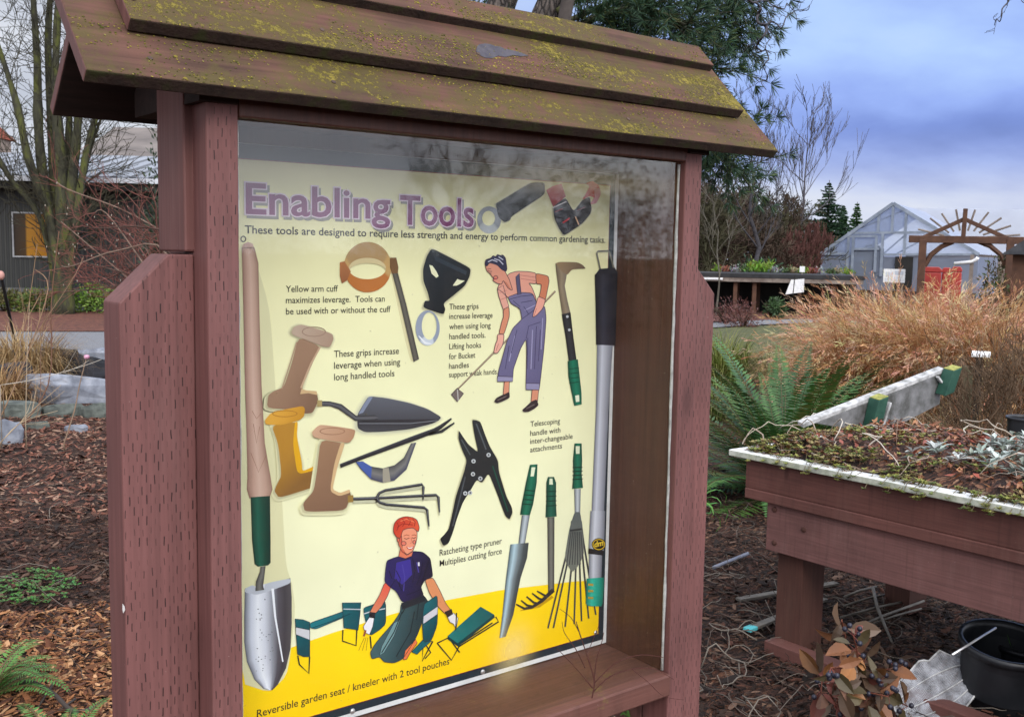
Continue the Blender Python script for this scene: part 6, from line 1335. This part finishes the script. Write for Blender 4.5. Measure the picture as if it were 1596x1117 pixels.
# ---- background trees
def D3(px,d): return frame(px,d)
GR=(.055,.046,.044); BRN=(.060,.042,.030); RED=(.085,.038,.032)
bare_tree('bare_tree','tall slender grey bare tree rising right of the case roof',D3(1172,30),5.4,.09,101,(.05,.047,.052),lvl=4,n=15,up=.45,spread=.5,start=.25,L0=.40,minr=.0042,kids=(3,4),wig=.12)
bare_tree('bare_tree','thin grey bare tree with spreading top left of the conifer',D3(1248,44),7.2,.09,102,(.075,.07,.078),lvl=3,n=14,up=.5,spread=.5,start=.3,minr=.009,kids=(4,6))
bare_tree('bare_tree','pale bare sapling standing in front of the dark brush, nearest the case',D3(1118,26),3.2,.03,103,(.11,.10,.08),lvl=3,n=8,up=.4,spread=.6,minr=.005)
tr_spots=[(1082,36,3.0,'dense brown bare tree half hidden by the right post'),(1112,38,3.2,'dense olive brown bare tree next to the right post'),(1140,36,2.7,'dense brown bare tree beneath the slender grey tree'),(1168,40,3.0,'bushy grey brown bare tree behind the lime green tuft'),(1192,36,2.2,'low bushy brown bare tree behind the shelter roof'),(1220,40,2.7,'bushy dark brown bare tree left of the red-twigged brush'),(1062,40,4.6,'tall dense brown bare tree mostly behind the case'),(1020,38,4.6,'dense bare tree hidden behind the case'),(1150,46,3.9,'olive bare tree behind the other brown ones'),(1100,33,2.7,'low olive bare tree just behind the shelter next to the case'),(1128,42,3.6,'brown bare tree between the pale sapling and the grey tree'),(1180,44,3.5,'dark brown bare tree behind the blue-green bush'),(1205,43,3.3,'grey brown bare tree left of the olive conifer'),(1240,46,3.2,'brown bare tree behind the red-twigged brush')]
for i,(px,d,h,lab) in enumerate(tr_spots):
    c=[BRN,(.052,.048,.026),(.066,.045,.034),(.06,.05,.04)][i%4]; bare_tree('bushy_bare_tree',lab,D3(px,d),h,.12,110+i,c,lvl=4,n=15,up=.12,spread=.9,ratio=.6,start=.06,L0=.52,minr=.012,kids=(4,5),wig=.3,group='brown bare trees behind the nursery shelter')
for i,(px,d,h,lab) in enumerate(((1238,38,1.7,'red-twigged brush left of the greenhouse gable'),(1262,39,1.95,'taller red-twigged brush touching the greenhouse roof edge'),(1282,44,1.9,'dark red brush behind the greenhouse eave'))):
    bare_tree('red_twig_bush',lab,D3(px,d),h,.06,130+i,RED,cat='bush',lvl=4,n=15,up=.7,spread=.5,ratio=.6,start=.05,L0=.62,minr=.010,kids=(3,5),group='red-twigged bushes by the greenhouse')
def conifer(label,px,d,h,w_,seed,cols,name='conifer',group=None):
    r=random.Random(seed); t_=thing(name,label,'conifer',frame(px,d),group); MB().tube([(0,0,0),(0,0,h*.5),(0,0,h)],[.12,.08,.015],7,(.06,.045,.035)).build('trunk',M_bark,t_,True); m2=MB(); z=h*.08; k=0
    while z<h*.985:
        f=1-z/h; rr=w_*f**1.05*r.uniform(.6,1.15)+.02; nb=max(4,int(9*f)+4)
        for j in range(nb):
            th=k*.7+j*6.283/nb+r.gauss(0,.2); L=rr*r.uniform(.6,1.2); dr=r.uniform(-.05,.25)
            for s_ in range(int(4+L*9)):
                u=(s_+r.random())/(4+L*9); q=(math.cos(th)*L*u,math.sin(th)*L*u,z-dr*L*u+.12*L*u*u); kk=r.uniform(.55,1.35); cc=tuple(v*kk for v in r.choice(cols))
                for e in range(5): a2=th+r.gauss(0,.75); leafquad(m2,q,(math.cos(a2),math.sin(a2),r.gauss(.12,.3)),rvec(r),(.10+.12*min(1,rr))*r.uniform(.6,1.2)*(1.15-.4*u),.06,cc)
        z+=h*.024*r.uniform(.7,1.3); k+=1
    m2.build('crown',M_needle,t_); return t_
CN=[(.022,.058,.026),(.034,.075,.030),(.016,.040,.022)]
conifer('dark green conifer standing tallest left of the greenhouse gable',1287,50,5.2,3.3,141,CN)
conifer('small bright green conifer touching the greenhouse rake',1332,52,4.3,1.7,142,[(.03,.09,.02),(.045,.11,.025)])
conifer('narrow green conifer between the tall conifer and the rake',1311,54,4.2,1.8,143,[(.03,.08,.02),(.04,.10,.03)])
conifer('olive conifer among the brown bare trees',1222,48,4.4,1.4,144,[(.035,.05,.022),(.03,.06,.025)])
conifer('dark conifer low behind the right post of the case',1105,44,4.2,1.1,145,CN)
bush('evergreen_bush','blue-green evergreen bush behind the shelter roof plants',D3(1180,33),.85,1.35,1500,[(.03,.07,.035),(.045,.09,.05)],151,.14)
bush('evergreen_bush','dark evergreen bush under the front of the nursery shelter',D3(1206,25.5),.42,.5,800,[(.04,.08,.03),(.05,.10,.03)],152,.09)
bush('russet_bush','low russet bush in front of the shelter beside the case',D3(1135,23),.8,.55,1100,[(.11,.04,.035),(.15,.055,.045),(.08,.035,.03)],153,.07,thin=.3)
bush('russet_bush','low dark red bush near the foot of the shelter post',D3(1163,22),.5,.42,700,[(.11,.035,.03),(.14,.06,.045)],154,.07,thin=.3)
bush('evergreen_bush','dark leafy evergreen between the case post and the building',D3(244,19),.45,2.9,1500,[(.02,.035,.018),(.03,.05,.02)],155,.10)
bush('climbing_plant','dark climber on the far arbor post',frame(1564,21.6),.5,1.75,900,[(.05,.06,.025),(.09,.06,.03),(.06,.09,.02)],156,.10)
# dry brush at the right edge
for i,(px,d,h,lab) in enumerate(((1545,6.9,.62,'bare brown stems left of the hut, leaning over the white peg'),(1585,6.7,.72,'dense bare brown stems in front of the hut at the photo edge'),(1615,7.2,.78,'bare brown stems partly outside the photo, right of the hut'),(1520,8.2,.52,'sparse bare stems beside the mossy post'))):
    bare_tree('dry_brush',lab,D3(px,d),h,.012,160+i,[(.13,.085,.055),(.10,.065,.04)][i%2],cat='brush',lvl=3,n=20,up=.3,spread=.75,ratio=.62,start=.02,L0=.75,minr=.0022,kids=(3,5),wig=.2,group='bare brown stems at the garden edge')
# bare tree seen reflected in the glass; hedges added to block reflected low sky
for i,(px,d,h) in enumerate(((690,17,3.2),)):
    v=frame(px,d); bare_tree('bare_tree',('bare spreading tree','wide bare tree')[i]+' opposite the case, seen only as a reflection in its glass',(v[0],.024-v[1],0),h,.12,170+i,(.03,.026,.024),lvl=4,n=11,up=.25,spread=.75,start=.3,L0=.5,minr=.006,kids=(3,4))
for i,(px,d,h,w_) in enumerate(((430,30,2.1,2.6),(520,28,1.9,2.2),(600,28,2.0,2.4),(700,26,2.4,2.6),(820,25,3.3,2.8),(930,23,4.0,2.8),(1040,22,4.2,2.8))):
    v=frame(px,d); bush('added_hedge',['rounded','low','broad','dense','tall','dark','bushy'][i]+' hedge shrub opposite the case, unseen and added to darken the reflection in its glass',(v[0],.024-v[1],0),w_,h,2600,[(.02,.03,.014),(.03,.036,.018)],180+i,.12)

# twiggy weed growing up in front of the sill, and a small green weed under it
r=random.Random(8); q=PD(914,1140,1.62); tw=thing('twiggy_weed','thin dark branching weed reaching up in front of the sill of the case','weed',(q.x,q.y,0)); o_=Vector(tw.location); m2=MB()
for pl,ra in (([(912,1180),(917,1117),(923,1086),(926,1058),(914,1018),(903,985),(898,968)],.0016),([(924,1072),(906,1050),(880,1022),(868,1010)],.0011),([(926,1058),(930,1026),(938,1000),(941,985)],.001),([(924,1078),(950,1054),(985,1042),(1020,1042),(1050,1058)],.0012),([(926,1064),(948,1042),(968,1028),(1000,1020),(1034,1024)],.0011),([(903,985),(890,962),(872,948)],.0008),([(914,1018),(922,1002),(934,972)],.0008),([(912,1040),(898,1012),(880,986),(876,968)],.0009),([(985,1042),(1010,1062),(1034,1084),(1066,1090)],.0008)):
    sp=smooth_poly([PD(x,y,1.62)-o_ for x,y in pl],4); n=len(sp); m2.tube(sp,[ra*(1-.6*i/n) for i in range(n)],4,(.075,.028,.024))
m2.tube([PD(912,1180,1.62)-o_,(0,0,0)],.0018,4,(.07,.03,.025)); m2.build('stem',M_twig,tw,True)
q=P(975,1108,1,.09); gw=MB()
for k in range(9): leafquad(gw,(q.x+r.gauss(0,.012),q.y,q.z+r.gauss(0,.008)),(r.gauss(0,1),r.gauss(0,.5)-.3,r.gauss(0,.6)),(0,-1,.6),r.uniform(.02,.035),.009,(.11,.22,.05))
gw.tube([(q.x,q.y,0),(q.x+.01,q.y,q.z*.6),(q.x,q.y,q.z)],.002,4,(.08,.10,.04)); tag(gw.build('small_weed',M_leaf),'small pale green weed growing in the shade under the case sill','weed')
